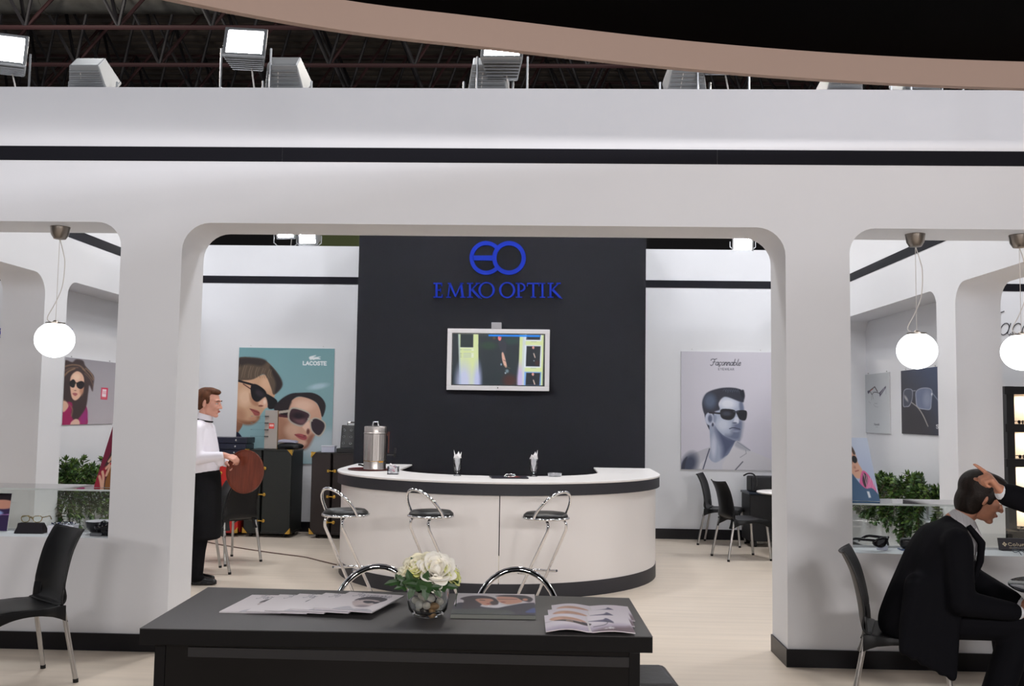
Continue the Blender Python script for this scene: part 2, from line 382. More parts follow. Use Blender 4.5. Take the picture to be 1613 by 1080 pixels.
# canopy over the near side of the aisle: glossy black soffit with a pale curved lip
CANB = mat('glossy_black_soffit', (4, 4, 5), 0.5, spec=0.005)
LIP = mat('beige_lip', (176, 152, 140), 0.6)
crv = smoothpath([(-6.5, -4.0, 0), (-5.6, -.8, 0), (-4.4, 1.4, 0), (-3.1, 2.85, 0), (-2.2, 3.65, 0), (-1.613, 4.06, 0), (-.976, 4.375, 0), (-.3, 4.58, 0), (.695, 4.86, 0), (1.643, 5.047, 0), (2.59, 5.15, 0), (3.6, 5.17, 0), (5.5, 5.05, 0), (8, 4.6, 0)], 6)
pc = [(p.x, p.y) for p in crv]
m = MB(); m.prism(pc+[(8, -4.0)], [], 3.548, 3.62, lambda u, v, t: (u, v, t)); ce = struct(m.build('ceiling', CANB))
nrm = []
for i in range(len(crv)):
    t = crv[min(i+1, len(crv)-1)]-crv[max(i-1, 0)]; nrm.append(Vector((-t.y, t.x, 0)).normalized())
m = MB(); n = len(crv); vs = []
for i in range(n):
    a = crv[i]; b = crv[i]+nrm[i]*.04
    vs += [(a.x, a.y, 3.4), (b.x, b.y, 3.4), (b.x, b.y, 3.66), (a.x, a.y, 3.66)]
fs = [(0, 1, 2, 3), ((n-1)*4+3, (n-1)*4+2, (n-1)*4+1, (n-1)*4)]
for i in range(n-1):
    for k in range(4): fs.append((i*4+k, i*4+(k+1) % 4, (i+1)*4+(k+1) % 4, (i+1)*4+k))
m.add(vs, fs); m.build('fascia', LIP, ce, smooth=30)
m = MB()
for (x, y) in [(-3.0, .5), (0, 3.2), (3.5, 3.5), (5.5, .5)]: m.tube([(x, y, 3.62), (x, y, 11.0)], .008, 6)
m.build('suspension_wire', mat('wire_steel', (120, 120, 120), .4, 1), ce)

# hall: roof deck with ribs, far wall with green panels, ducts, lattice girders
DECK = mat('roof_deck', (78, 70, 64), .8, noise=(2, .2)); GIRD = mat('red_oxide_steel', (50, 26, 28), .7); GIRD2 = mat('dark_steel', (24, 22, 26), .6)
m = MB(); m.bb((-24, 9, 11.0), (24, 30, 11.1))
for k in range(52): m.bb((-24, 9.2+k*.4, 10.93), (24, 9.4+k*.4, 11.0))
struct(m.build('roof_deck', DECK))
m = MB(); m.bb((-24, 30, 0), (24, 30.2, 11.1)); hw = struct(m.build('wall_hall', mat('hall_wall', (26, 25, 27), .8)))
m = MB(); g0 = onY(508, 380, 29.9); g1 = onY(556, 380, 29.9); m.bb((g0.x-.3, 29.9, 5.5), (g1.x+6.0, 30, 9.2))
m.build('wall_panel', mat('olive_cladding', (112, 122, 78), .7, emit=0.0), hw)
m = MB(); m.bb((-24, 29.6, 6.25), (24, 29.9, 6.5)); m.build('rail', GIRD2, hw)
NX, NY, PX_, PY_ = 15, 6, 1.75, 1.9; X0, Y0_ = -13.2, 15.0; ZB, ZTp = 8.6, 10.6
tmpl = {}
def bar(p, q, r, mt, parent, nm):
    key = (tuple(round(c, 3) for c in (Vector(q)-Vector(p))), r, mt.name)
    if key not in tmpl:
        b = MB(); b.tube([(0, 0, 0), Vector(q)-Vector(p)], r, 6); o = b.build(nm, mt, parent); tmpl[key] = o.data
    else:
        o = bpy.data.objects.new(nm, tmpl[key]); COL.objects.link(o); o.parent = parent
    o.location = Vector(p)-parent.location; return o
ordn = ['nearest the stand', 'second from the stand', 'third from the stand', 'fourth from the stand', 'fifth from the stand', 'farthest from the stand']
for j in range(NY):
    y = Y0_+j*PY_; t = thing('roof_girder', 'dark red steel lattice roof girder, the one %s' % ordn[j], 'girder', (X0, y, ZB), 0, 'lattice girders under the hall roof')
    bar((X0, y, ZB), (X0+NX*PX_, y, ZB), .045, GIRD, t, 'bottom_chord')
    bar((X0-PX_/2, y+PY_/2, ZTp), (X0+NX*PX_-PX_/2, y+PY_/2, ZTp), .04, GIRD, t, 'top_chord')
    for i in range(NX):
        x = X0+i*PX_
        for (dx, dy, mt) in [(-1, 1, GIRD2), (1, 1, GIRD), (-1, -1, GIRD2), (1, -1, GIRD2)]:
            bar((x, y, ZB), (x+dx*PX_/2, y+dy*PY_/2, ZTp), .034, mt, t, 'web_member')
DUCT = mat('galvanised_duct', (120, 118, 112), .35, .8, noise=(4, .2))
def duct(y, z, r, x0, x1, lab):
    t = thing('air_duct', lab, 'duct', (x0, y, z)); 
    m = MB(); m.tube([(0, 0, 0), (x1-x0, 0, 0)], r, 20); m.build('pipe', DUCT, t, smooth=40)
    for k in range(int((x1-x0)/1.5)):
        m = MB(); m.tube([(k*1.5+.5, 0, 0), (k*1.5+.56, 0, 0)], r+.02, 20); m.build('band', DUCT, t, smooth=40)
    for k in range(3):
        m = MB(); m.tube([((k+.5)*(x1-x0)/3, 0, 0), ((k+.5)*(x1-x0)/3, 0, 11.0-z)], .02, 6); m.build('hanger', GIRD2, t)
duct(18.0, 9.78, .42, -15, 2, 'round sheet metal air duct crossing at the top left above the girders')
duct(27.2, 10.55, .42, -20, 9, 'long round air duct low behind the girders, just above the front wall')
# ---------------------------------------------------------------- floodlights and pendants
ALU = mat('cast_aluminium', (168, 170, 172), .35, .85); ALUD = mat('painted_metal', (140, 142, 143), .45, .3)
LENS = mat('lit_lens', (255, 255, 255), .2, emit=14, erg=(250, 250, 255)); CABLE = mat('white_cable', (205, 200, 195), .5)
LENSG = mat('dim_lens_glass', (150, 165, 140), .1, emit=.6)
def flood(X, Y, Z, rotz, zc, tilt, lab, watts, group, col=(1, 1, 1), wide=1.0, turn=0.0):
    t = thing('floodlight', lab, 'floodlight', (X, Y, Z), rotz, group)
    h = .155*wide; m = MB()
    m.tube([(-h-.02, 0, zc), (-h-.02, 0, .05), (-h+.035, 0, .006), (h-.035, 0, .006), (h+.02, 0, .05), (h+.02, 0, zc)], .0085, 6); m.build('yoke', ALU, t)
    R = Matrix.Translation((0, 0, zc)) @ Matrix.Rotation(turn, 4, 'Z') @ Matrix.Rotation(tilt, 4, 'X')
    a, b = .145*wide, .125; c, d = .105*wide, .07
    m = MB(); m.hexa([(-a, -.05, -b), (a, -.05, -b), (c, .15, -d), (-c, .15, -d), (-a, -.05, b), (a, -.05, b), (c, .15, d), (-c, .15, d)], R); m.build('housing', ALUD, t, bevel=.008)
    for k in range(6):
        f = k/6; y = -.03+f*.17; zz = -b+(b-d)*(y+.05)/.20; xx = a-(a-c)*(y+.05)/.20
        m = MB(); m.box((0, y, zz-.006), (2*xx*.92, .006, .016), R); m.build('fin', ALU, t)
    m = MB()
    for s in (-1, 1):
        m.box((s*(a-.012), -.058, 0), (.024, .02, 2*b), R); m.box((0, -.058, s*(b-.012)), (2*a-.048, .02, .024), R)
    m.build('lens_frame', ALU, t, bevel=.003)
    m = MB(); m.box((0, -.054, 0), (2*a-.05, .008, 2*b-.05), R); m.build('lens', LENS if watts else LENSG, t)
    m = MB(); m.tube(smoothpath([R @ Vector((.03, .1, -.08)), (.05, .06, .04), (.06, .05, .005)], 5), .006, 6); m.build('cable', CABLE, t)
    if watts:
        L = bpy.data.lights.new('flood_beam', 'AREA'); L.shape = 'RECTANGLE'; L.size = 2*a-.06; L.size_y = 2*b-.06; L.energy = watts; L.color = col; L.spread = 2.6
        o = bpy.data.objects.new('flood_beam', L); COL.objects.link(o); o.parent = t
        o.matrix_local = R @ Matrix.Translation((0, -.062, 0)) @ Matrix.Rotation(PI/2, 4, 'X')
    return t
GO = 'floodlights on the front wall facing the aisle'; GI = 'floodlights on the front wall aimed into the stand'
rd = math.radians
for X, zc, lab, ti, tu in [(-3.83, .285, 'lit floodlight on the front wall cut off by the left edge', rd(-16), rd(20)), (-2.115, .33, 'lit floodlight above the left end of the wide opening, tilted sideways', rd(-22), rd(8)),
                       (-.315, .275, 'lit floodlight over the middle of the front wall', rd(-40), 0), (1.21, .28, 'floodlight on the front wall with only its underside showing below the canopy lip', rd(4), 0),
                       (2.66, .28, 'floodlight near the right end of the front wall, mostly behind the canopy lip', rd(4), 0)]:
    flood(X, 6.45, ZT, 0, zc, ti, lab, 30, GO, turn=tu)
for X, zc, lab, wt in [(-3.27, .14, 'floodlight back with greenish glints, between the two left aisle lamps', 118), (-1.86, .15, 'inward floodlight just right of the tilted aisle lamp', 118), (-.42, .15, 'inward floodlight half behind the middle aisle lamp', 118),
                   (.97, .15, 'inward floodlight with cable gland, left of the half hidden lamp under the lip', 165), (2.05, .08, 'low glowing floodlight peeping over the wall under the canopy lip', 165), (2.58, .13, 'inward floodlight beside the rightmost aisle lamp', 165)]:
    flood(X, 6.60, ZT, PI, zc, rd(48), lab, wt, GI)
GB = 'floodlights on the back wall'
for X, zc, ti, lab in [(-3.50, .24, rd(25), 'back wall floodlight left of its lit twin, seen above the poster of two faces'), (-3.19, .15, rd(12), 'lit floodlight on the back wall left of the charcoal tower'), (2.62, .12, rd(12), 'lit floodlight on the back wall right of the charcoal tower')]:
    flood(X, 12.62, ZT, 0, zc, ti, lab, 50, GB, wide=.95, turn=rd(-10))
NICK = mat('brushed_nickel', (150, 142, 134), .3, 1.0); OPAL = mat('opal_glass', (255, 255, 255), .2, emit=3.2, erg=(246, 250, 255))
def pendant(X, Y, lab):
    t = thing('pendant_lamp', lab, 'lamp', (X, Y, ZO-.92), 0, 'globe pendants in the window openings')
    m = MB(); m.lathe([(.012, .83), (.04, .835), (.058, .865), (.066, .92), (.0, .92)], 24); m.build('ceiling_cup', NICK, t, smooth=40)
    m = MB(); m.tube([(0, 0, .245), (0, 0, .84)], .0022, 6); m.build('suspension_wire', CABLE, t)
    m = MB(); m.tube(smoothpath([(.0, 0, .84), (.03, 0, .74), (.045, 0, .66), (.035, 0, .50), (-.01, 0, .38), (-.06, 0, .28), (-.03, 0, .25), (0, 0, .25)], 5), .0035, 6); m.build('flex', CABLE, t)
    m = MB(); prof = [(1e-4, 0)]+[(.131*math.cos(a), .126+.124*math.sin(a)) for a in np.linspace(-1.45, 1.12, 16)]; m.lathe(prof, 32); m.build('globe', OPAL, t, smooth=60)
    m = MB(); m.lathe([(.064, .236), (.064, .246), (.02, .252), (.012, .262), (0.0001, .264)], 24); m.build('globe_cap', NICK, t, smooth=40)
    return t
for X, lab in [(-3.405, 'white globe pendant hanging in the left window opening'), (2.515, 'white globe pendant nearer the pillar in the right window opening'), (3.21, 'white globe pendant cut off by the right edge of the photo')]:
    pendant(X, 6.5, lab)
# ---------------------------------------------------------------- bar counter
LAMW = mat('white_laminate', (236, 232, 230), .35); LAMB = mat('charcoal_edging', (44, 44, 50), .5); CHROME = mat('chrome', (225, 225, 228), .07, 1.0)
VINYL = mat('black_vinyl', (14, 14, 16), .38, bump=.05, bscale=120)
bc = (-.45, 9.9)
t = thing('bar_counter', 'semicircular white bar counter with charcoal rim in front of the charcoal tower', 'bar', (bc[0], bc[1], 0))
def ring(ro, ri, yb, a0=180, a1=360, n=40, rin=None):
    o = arc((0, 0), ro, ro, a0, a1, n); i = arc((0, 0), ri, rin or ri, a1, a0, n)
    return ([(-ro, yb)] if a0 == 180 else [])+o+([(ro, yb), (ri, yb)] if a1 == 360 else [])+i+([(-ri, yb)] if a0 == 180 else [])
UP = lambda u, v, t: (u, v, t)
m = MB(); m.prism(ring(1.645, 1.02, .86, rin=.85), [], .985, 1.003, UP); m.build('countertop', LAMW, t, smooth=25, bevel=.003)
m = MB(); m.prism(ring(1.64, 1.56, .86), [], .885, .984, UP); m.build('rim', LAMB, t, smooth=25)
for a0, a1 in [(180, 272.83), (273.12, 360)]:
    m = MB(); m.prism(ring(1.60, 1.56, .86, a0, a1), [], .13, .885, UP); m.build('front_panel', LAMW, t, smooth=25)
m = MB(); m.prism(ring(1.605, 1.55, .86), [], 0.0, .13, UP); m.build('plinth', LAMB, t, smooth=25)

# ---------------------------------------------------------------- stools
def make_stool(lab, sh=.755, hoop=.215, hw=.186, ht=.0125, grp='chrome bar stools at the counter', cat='stool', name='bar_stool'):
    # local: faces +Y, hoop at the back (-Y)
    t = thing(name, lab, cat, (0, 0, 0), 0, grp)
    m = MB(); m.lathe([(1e-4, sh+.035), (.10, sh+.036), (.16, sh+.03), (.182, sh+.012), (.185, sh), (.178, sh-.012), (1e-4, sh-.012)], 36); m.build('seat', VINYL, t, smooth=60)
    m = MB(); m.tube(arc((0, 0), .190, .190, 0, 350, 36), .011, 8, True) if False else m.tube([(x, y, sh-.012) for x, y in arc((0, 0), .190, .190, 0, 350, 36)], .011, 8, True)
    m.build('seat_ring', CHROME, t, smooth=60)
    m = MB(); pts = []
    for a in np.linspace(0, 180, 21):
        x = hw*math.cos(math.radians(a))**1; q = math.sin(math.radians(a)); pts.append((x, -.045-.15*q, sh-.005+hoop*q**.9))
    m.tube(pts, ht, 12); m.build('backrest', CHROME, t, smooth=60)
    fy = .19+.1*sh
    for s in (-1, 1):
        m = MB(); p = [(s*.05, -.02, sh-.022), (s*.095, -.10, sh-.028), (s*.105, -.13, sh-.06), (s*.11, -.125, sh-.11)]
        m.tube(smoothpath(p, 4)[:-1]+[Vector((s*.11, -.125, sh-.11)), Vector((s*.125, fy-.05, .06)), Vector((s*.128, fy-.03, .022)), Vector((s*.13, fy-.07, .012)), Vector((s*.16, -.2, .012))], .0125, 10); m.build('leg', CHROME, t, smooth=60)
    zf = .29*sh/.755; yf = -.125+(fy+.075)*(sh-.11-zf)/(sh-.17)
    m = MB(); m.tube(smoothpath([(-.12, yf-.10, zf+.012), (-.123, yf, zf), (-.12, yf+.1, zf-.006), (-.06, yf+.165, zf-.01), (.06, yf+.165, zf-.01), (.12, yf+.1, zf-.006), (.123, yf, zf), (.12, yf-.10, zf+.012)], 4), .011, 8); m.build('footrest', CHROME, t, smooth=60)
    m = MB(); m.tube([(x, y, .013) for x, y in arc((0, -.2), .16, .06, 180, 360, 12)], .0125, 8); m.build('base', CHROME, t, smooth=60)
    return t
st = make_stool('chrome bar stool with black seat at the left end of the curved counter')
st.location = (-1.62, 7.9, .0); st.rotation_euler.z = rd(-37)
dup(st, (-.915, 7.93, 0), rd(-40), 'chrome bar stool behind the white flower bouquet, in the middle of the counter').location.z = 0
dup(st, (.03, 7.93, 0), rd(46), 'chrome bar stool right of the counter panel seam, leaning the other way')
lo = make_stool('chrome hoop of a low stool behind the desk, left of the bouquet', .50, .265, .225, .016, 'low hoop back stools behind the black desk', 'stool', 'low_stool')
lo.location = (-.875, 5.0, 0); lo.rotation_euler.z = rd(180)
dup(lo, (-.127, 5.0, 0), rd(180), 'chrome hoop of a low stool behind the desk, right of the bouquet')

# ---------------------------------------------------------------- plastic chairs
PLAS = mat('black_plastic', (13, 13, 15), .42, spec=.4, bump=.03, bscale=250); SATIN = mat('satin_aluminium', (190, 188, 186), .32, .9); RUB = mat('rubber', (18, 18, 18), .7)
def make_chair(lab):
    # local: faces +Y
    t = thing('plastic_chair', lab, 'chair', (0, 0, 0), 0, 'black plastic chairs with aluminium legs')
    # seat: dished shell with a skirt that drops at the legs
    prof = [(.225, .438), (.20, .452), (.10, .458), (-.03, .450), (-.12, .447), (-.175, .452)]
    m = MB(); nu = 13; vs = []
    for y, z in prof:
        for i in range(nu):
            u = i/(nu-1)*2-1; wd = .222-(.02 if y < -.1 else 0); vs.append((u*wd, y, z-.012*(1-u*u)-.006*abs(u)**4))
    fs = [(j*nu+i, j*nu+i+1, (j+1)*nu+i+1, (j+1)*nu+i) for j in range(len(prof)-1) for i in range(nu-1)]
    m.add(vs, fs)
    for s in (-1, 1):
        vs = []; ys = np.linspace(.222, -.205, 13)
        for k, y in enumerate(ys):
            q = k/12; drop = .035+.055*abs(2*q-1)**2.2; z = .449 if y > -.17 else .449+.0
            wd = s*(.222-(.02 if y < -.1 else 0)-.0); vs += [(wd, y, z), (wd+s*.006, y, z-drop)]
        m.add(vs, [(2*k, 2*k+1, 2*k+3, 2*k+2) for k in range(12)])
    vs = []
    for k in range(13):
        u = k/6-1; vs += [(u*.222, .225, .432-.0*abs(u)), (u*.225, .232, .415-.045*abs(u)**2.5)]
    m.add(vs, [(2*k, 2*k+1, 2*k+3, 2*k+2) for k in range(12)])
    m.build('seat', PLAS, t, smooth=50, solid=.012, bevel=.003)
    bp = smoothpath([(0, -.150, .449), (0, -.190, .462), (0, -.212, .50), (0, -.222, .57), (0, -.238, .66), (0, -.265, .76), (0, -.305, .845), (0, -.325, .875)], 3)
    wid = lambda z: .198-.012*max(0, (z-.46)/.42)
    m = MB(); vs = []; nb = 11
    for p in bp:
        for i in range(nb):
            u = i/(nb-1)*2-1; k = min(1, max(0, (p.z-.45)/.1))
            vs.append((u*wid(p.z), p.y+.038*u*u*k-.012, p.z-(.012*(1-u*u) if p.z > .86 else 0)))
    m.add(vs, [(j*nb+i, j*nb+i+1, (j+1)*nb+i+1, (j+1)*nb+i) for j in range(len(bp)-1) for i in range(nb-1)])
    for s in (-1, 1):   # side flares running down to the rear legs
        rows = [(-.240, .350, .208), (-.226, .385, .205), (-.216, .42, .201), (-.212, .46, .198), (-.214, .50, .197), (-.219, .54, .1955)]; vs = []
        for y, z, x in rows: vs += [(s*x*q, y+.038*q*q-.0125, z) for q in (.70, .80, .90, 1.0)]
        m.add(vs, [(j*4+i, j*4+i+1, (j+1)*4+i+1, (j+1)*4+i) for j in range(len(rows)-1) for i in range(3)])
    m.build('backrest', PLAS, t, smooth=50, solid=.012, bevel=.003)
    for sx in (-1, 1):
        for sy, y0, y1 in ((1, .195, .235), (-1, -.195, -.275)):
            m = MB(); m.tube([(sx*.192, y0, .43), (sx*.218, y1, .018)], .0135, 10); lg = m.build('leg', SATIN, t, smooth=60)
            m = MB(); m.tube([(sx*.2172, y1*1.0-(.0), .022), (sx*.2185, y1+.0015*sy, .0)], .0152, 10); m.build('foot_cap', RUB, lg, smooth=60)
    return t
def face(dx, dy): return math.atan2(-dx, dy)   # rotation so that local +Y looks along (dx, dy)
ch = make_chair('black plastic chair in the left foreground in front of the window sill')
ch.location = (-3.04, 5.50, 0); ch.rotation_euler.z = face(-.63, -.78)
dup(ch, (1.985, 5.36, 0), face(.93, -.36), 'black plastic chair the man in the dark suit is sitting on')
dup(ch, (-3.30, 10.05, 0), face(-.80, .60), 'black plastic chair in front of the red trunk, under the round tray')
dup(ch, (-3.36, 9.30, 0), face(-.85, -.5), 'black plastic chair mostly hidden behind the waiter')
dup(ch, (2.27, 12.13, 0), face(.93, -.35), 'black plastic chair against the back wall, under the suited man poster')
dup(ch, (2.27, 10.98, 0), face(.97, .25), 'black plastic chair seen side on right of the bar, nearest the counter')
dup(ch, (2.72, 10.35, 0), face(.15, .99), 'black plastic chair cut off by the right pillar of the wide opening')

# ---------------------------------------------------------------- tables, desk
DESK = mat('black_desk_laminate', (66, 64, 65), .5, bump=.06, bscale=350); DESKF = mat('black_gloss_front', (7, 6, 8), .08, spec=.3); DESKE = mat('black_desk_edge', (9, 8, 10), .4, spec=.25)
t = thing('reception_desk', 'large black desk in the foreground with magazines and flowers on top', 'desk', (-.57, 4.1, 0))
m = MB(); m.hexa([(-.972, -.415, .69), (1.0, -.36, .69), (.978, .405, .69), (-1.012, .45, .69), (-.972, -.415, .7495), (1.0, -.36, .7495), (.978, .405, .7495), (-1.012, .45, .7495)]); m.build('edge_slab', DESKE, t, bevel=.002)
m = MB(); m.hexa([(-.972, -.415, .7495), (1.0, -.36, .7495), (.978, .405, .7495), (-1.012, .45, .7495), (-.972, -.415, .752), (1.0, -.36, .752), (.978, .405, .752), (-1.012, .45, .752)]); m.build('desktop', DESK, t)
m = MB(); m.bb((-.932, -.36, 0), (-.89, .34, .69)); m.build('side_panel', DESKE, t, bevel=.002)
m = MB(); m.bb((.91, -.36, 0), (.952, .34, .69)); m.build('side_panel', DESKE, t, bevel=.002)
m = MB(); m.bb((-.89, -.355, 0), (.91, -.33, .6895)); m.build('front_panel', DESKF, t)
m = MB(); m.bb((-.80, -.362, .635), (.91, -.3555, .672)); m.build('top_rail', mat('dark_grey_rail', (30, 29, 31), .4), t)
# pouf at the right end of the desk
t = thing('leather_pouf', 'low black leather pouf peeping out at the right end of the desk', 'pouf', (.36, 4.78, 0), rd(4))
m = MB(); m.bb((-.3, -.21, .05), (.3, .21, .335)); m.build('cushion', mat('black_leather', (26, 26, 30), .35, bump=.35, bscale=35), t, smooth=40, bevel=.045, seg=4)
for sx in (-1, 1):
    for sy in (-1, 1):
        m = MB(); m.tube([(sx*.24, sy*.15, 0), (sx*.24, sy*.15, .06)], .018, 10); m.build('leg', CHROME, t, smooth=60)
def round_table(x, y, r, h, topm, lab):
    t = thing('round_table', lab, 'table', (x, y, 0))
    m = MB(); m.lathe([(1e-4, h-.022), (r-.012, h-.022), (r, h-.012), (r, h-.004), (r-.006, h), (1e-4, h)], 48); m.build('tabletop', topm, t, smooth=40)
    m = MB(); m.tube([(0, 0, .02), (0, 0, h-.022)], .03, 16); m.build('column', CHROME, t, smooth=60)
    m = MB(); m.lathe([(.21, 0), (.21, .008), (.06, .022), (.03, .03)], 36); m.build('base', SATIN, t, smooth=40); return t
round_table(2.87, 5.12, .40, .735, mat('grey_glass_top', (60, 64, 72), .06), 'round grey table at the right edge, before the seated man')
round_table(2.86, 11.28, .36, .73, LAMW, 'round white table mostly hidden behind the right pillar')
tb = bpy.data.objects

# ---------------------------------------------------------------- travelling trunks and the cases on them
BRASS = mat('brass', (205, 165, 80), .25, 1.0)
def trunk(x, y, w, d, h, rot, col, lab, split=.36):
    t = thing('wardrobe_trunk', lab, 'trunk', (x, y, 0), rot, 'upright wardrobe trunks along the back wall')
    cm = mat('trunk_cloth_%d_%d_%d' % col, col, .55, bump=.15, bscale=200); em = mat('trunk_edge_%d_%d_%d' % col, tuple(int(c*.8) for c in col), .4)
    xs = -w/2+w*split; z0 = .06
    for a, b in ((-w/2, xs-.012), (xs+.012, w/2)):
        m = MB(); m.bb((a, -d/2, z0), (b, d/2, h)); m.build('shell', cm, t, bevel=.012)
        for zz in (z0, h):
            m = MB(); m.bb((a-.004, -d/2-.004, zz-.014), (b+.004, d/2+.004, zz+.014) if zz < h else (b+.004, d/2+.004, zz+.004)); m.build('edge_strip', em, t, bevel=.003)
        for zz in (z0+.02, h-.02):
            for xx in (a, b):
                if abs(xx-xs) < .02: continue
                s = 1 if xx == a else -1; m = MB()
                q = [(xx-.006*s, -d/2-.007), (xx+.055*s, -d/2-.007), (xx-.006*s, -d/2+.0)]
                up = 1 if zz < h/2 else -1
                m.add([(xx-.006*s, -d/2-.008, zz-.03*up), (xx+.06*s, -d/2-.008, zz-.03*up), (xx-.006*s, -d/2-.008, zz+.045*up), (xx-.006*s, -d/2+.06, zz-.03*up), (xx-.006*s, -d/2+.004, zz-.03*up)], [(0, 1, 2), (0, 2, 3), (0, 1, 4)]); m.build('corner_guard', BRASS, t, solid=.004)
    for k in range(3):
        zz = h*(.19+.3*k)
        m = MB(); m.box((xs-.04, -d/2-.008, zz), (.03, .016, .035)); m.tube([(xs-.02, -d/2-.016, zz), (xs+.06, -d/2-.016, zz)], .009, 8); m.lathe([(.02, 0), (.022, .01), (1e-4, .014)], 12, Matrix.Translation((xs+.045, -d/2-.003, zz)) @ Matrix.Rotation(PI/2, 4, 'X')); m.build('latch', BRASS, t, bevel=.002)
    for sx in (-1, 1):
        for sy in (-1, 1):
            m = MB(); m.tube([(sx*(w/2-.08)-.012, sy*(d/2-.07), .03), (sx*(w/2-.08)+.012, sy*(d/2-.07), .03)], .03, 14); m.build('castor', RUB, t, smooth=40)
    m = MB(); m.tube(smoothpath([(w/2-.10, 0, h), (w/2-.09, 0, h+.03), (w/2-.02, 0, h+.03), (w/2-.01, 0, h)], 4), .008, 6); m.build('handle', BRASS, t)
    return t
trunk(-3.43, 12.17, .60, .46, 1.085, rd(-4), (24, 27, 25), 'tall black wardrobe trunk with brass latches under the poster of two faces', .36)
trunk(-2.58, 12.17, .62, .46, 1.06, rd(-4), (38, 28, 27), 'dark brown wardrobe trunk left of the bar counter', .42)
trunk(-4.08, 12.17, .56, .46, 1.0, rd(-2), (178, 28, 22), 'red wardrobe trunk behind the waiter and his tray', .5)
NAVY = mat('navy_leatherette', (16, 20, 42), .35)
for k in range(3):
    t = thing('eyewear_case', 'navy sample case on the red trunk, %s of the stack' % ['lowest', 'middle one', 'topmost'][k], 'case', (-4.02+.01*k, 12.15, 1.0045+k*.078), 0, 'navy sample cases stacked on the red trunk')
    m = MB(); m.bb((-.26, -.17, 0), (.26, .17, .074)); m.build('body', NAVY, t, bevel=.008)
    m = MB(); m.lathe([(.011, 0), (.011, .005), (1e-4, .008)], 12, Matrix.Translation((.12, -.17, .04)) @ Matrix.Rotation(PI/2, 4, 'X')); m.build('press_stud', CHROME, t)
# shelf stand with clear ledges on the black trunk
t = thing('display_stand', 'grey sample stand with clear ledges and a red label on the black trunk', 'stand', (-3.53, 12.14, 1.0895))
m = MB(); m.bb((-.01, -.09, 0), (.155, -.07, .495)); m.bb((-.01, .01, 0), (.155, .02, .02)); m.bb((-.01, -.09, 0), (.155, .07, .012)); m.build('back_board', mat('grey_board', (168, 160, 154), .5), t, bevel=.002)
m = MB(); m.bb((.153, -.092, 0), (.158, -.068, .495)); m.build('side_edge', mat('brown_edge', (120, 90, 50), .5), t)
for k in range(4):
    m = MB(); m.bb((-.19, -.10, .16+k*.085), (.03, -.02, .166+k*.085)); m.build('ledge', glassmat('clear_acrylic', (.9, .95, .95)), t)
    m = MB(); m.bb((-.01, -.105, .155+k*.085), (.04, -.09, .170+k*.085)); m.build('clip', mat('grey_metal', (90, 90, 90), .4, .6), t)
pp = Paint(40, 40, 0, 0, 40, 40, (222, 48, 40))
ws, ww = words('TABLE' if False else 'EC'); pp.line([(6, 11), (34, 11)], 5, (250, 235, 230)); pp.line([(6, 19), (34, 19)], 6, (248, 228, 224)); pp.line([(5, 28), (35, 28)], 2, (245, 210, 205))
pp.mesh('label', lambda u, v: (.045+.066*u, -.0915, .33-.066*v), printmat('print', .4, 0, .25), t)
t = thing('folded_bag', 'soft black folded pouch with a grey top on the black trunk', 'bag', (-3.22, 12.12, 1.0895))
m = MB(); m.ell((0, 0, .045), (.175, .13, .045), 20, 8); m.box((0, 0, .04), (.28, .2, .06)); o = meshobj('body', blob(m, .012, 6), mat('black_cloth', (18, 18, 21), .8), t)
m = MB(); m.hexa([(-.15, -.10, .09), (.10, -.10, .085), (.09, .09, .09), (-.14, .09, .095), (-.13, -.09, .125), (.06, -.09, .108), (.06, .08, .115), (-.12, .08, .13)]); m.build('flap', mat('lilac_grey', (150, 148, 165), .6), t, bevel=.012)
t = thing('clear_box', 'small clear plastic box on the brown trunk', 'box', (-2.72, 12.10, 1.0645))
m = MB(); m.bb((-.085, -.06, 0), (.085, .06, .07)); m.build('body', mat('frosted_plastic', (205, 208, 225), .25), t, bevel=.006)
m = MB(); m.bb((-.088, -.063, .07), (.088, .063, .085)); m.build('lid', mat('frosted_lid', (215, 216, 228), .2), t, bevel=.004)
m = MB(); m.bb((.10, -.05, 0), (.16, .05, .05)); m.build('tray', mat('frosted_plastic', (205, 208, 225), .25), t, bevel=.004)
t = thing('open_case', 'open black presentation case with shiny frames on the brown trunk beside the tower', 'case', (-2.45, 12.10, 1.0645))
m = MB(); m.bb((-.15, -.13, 0), (.15, .13, .055)); m.build('base', VINYL, t, bevel=.006)
R = Matrix.Translation((0, .05, .055)) @ Matrix.Rotation(rd(-14), 4, 'X')
m = MB(); m.bb((-.14, 0, 0), (.14, .03, .30), R); m.build('lid', VINYL, t, bevel=.006)
for k in range(9):
    m = MB(); m.tube([R @ Vector((-.10+.09*(k % 3)+.016*math.cos(a), -.008, .06+.085*(k//3)+.012*math.sin(a))) for a in np.linspace(0, 5.9, 10)], .004, 6, True); m.build('frame_sample', CHROME, t)
m = MB(); m.tube(smoothpath([R @ Vector((-.07, .015, .30)), R @ Vector((-.06, .015, .335)), R @ Vector((.06, .015, .335)), R @ Vector((.07, .015, .30))], 4), .009, 8); m.build('handle', CHROME, t)
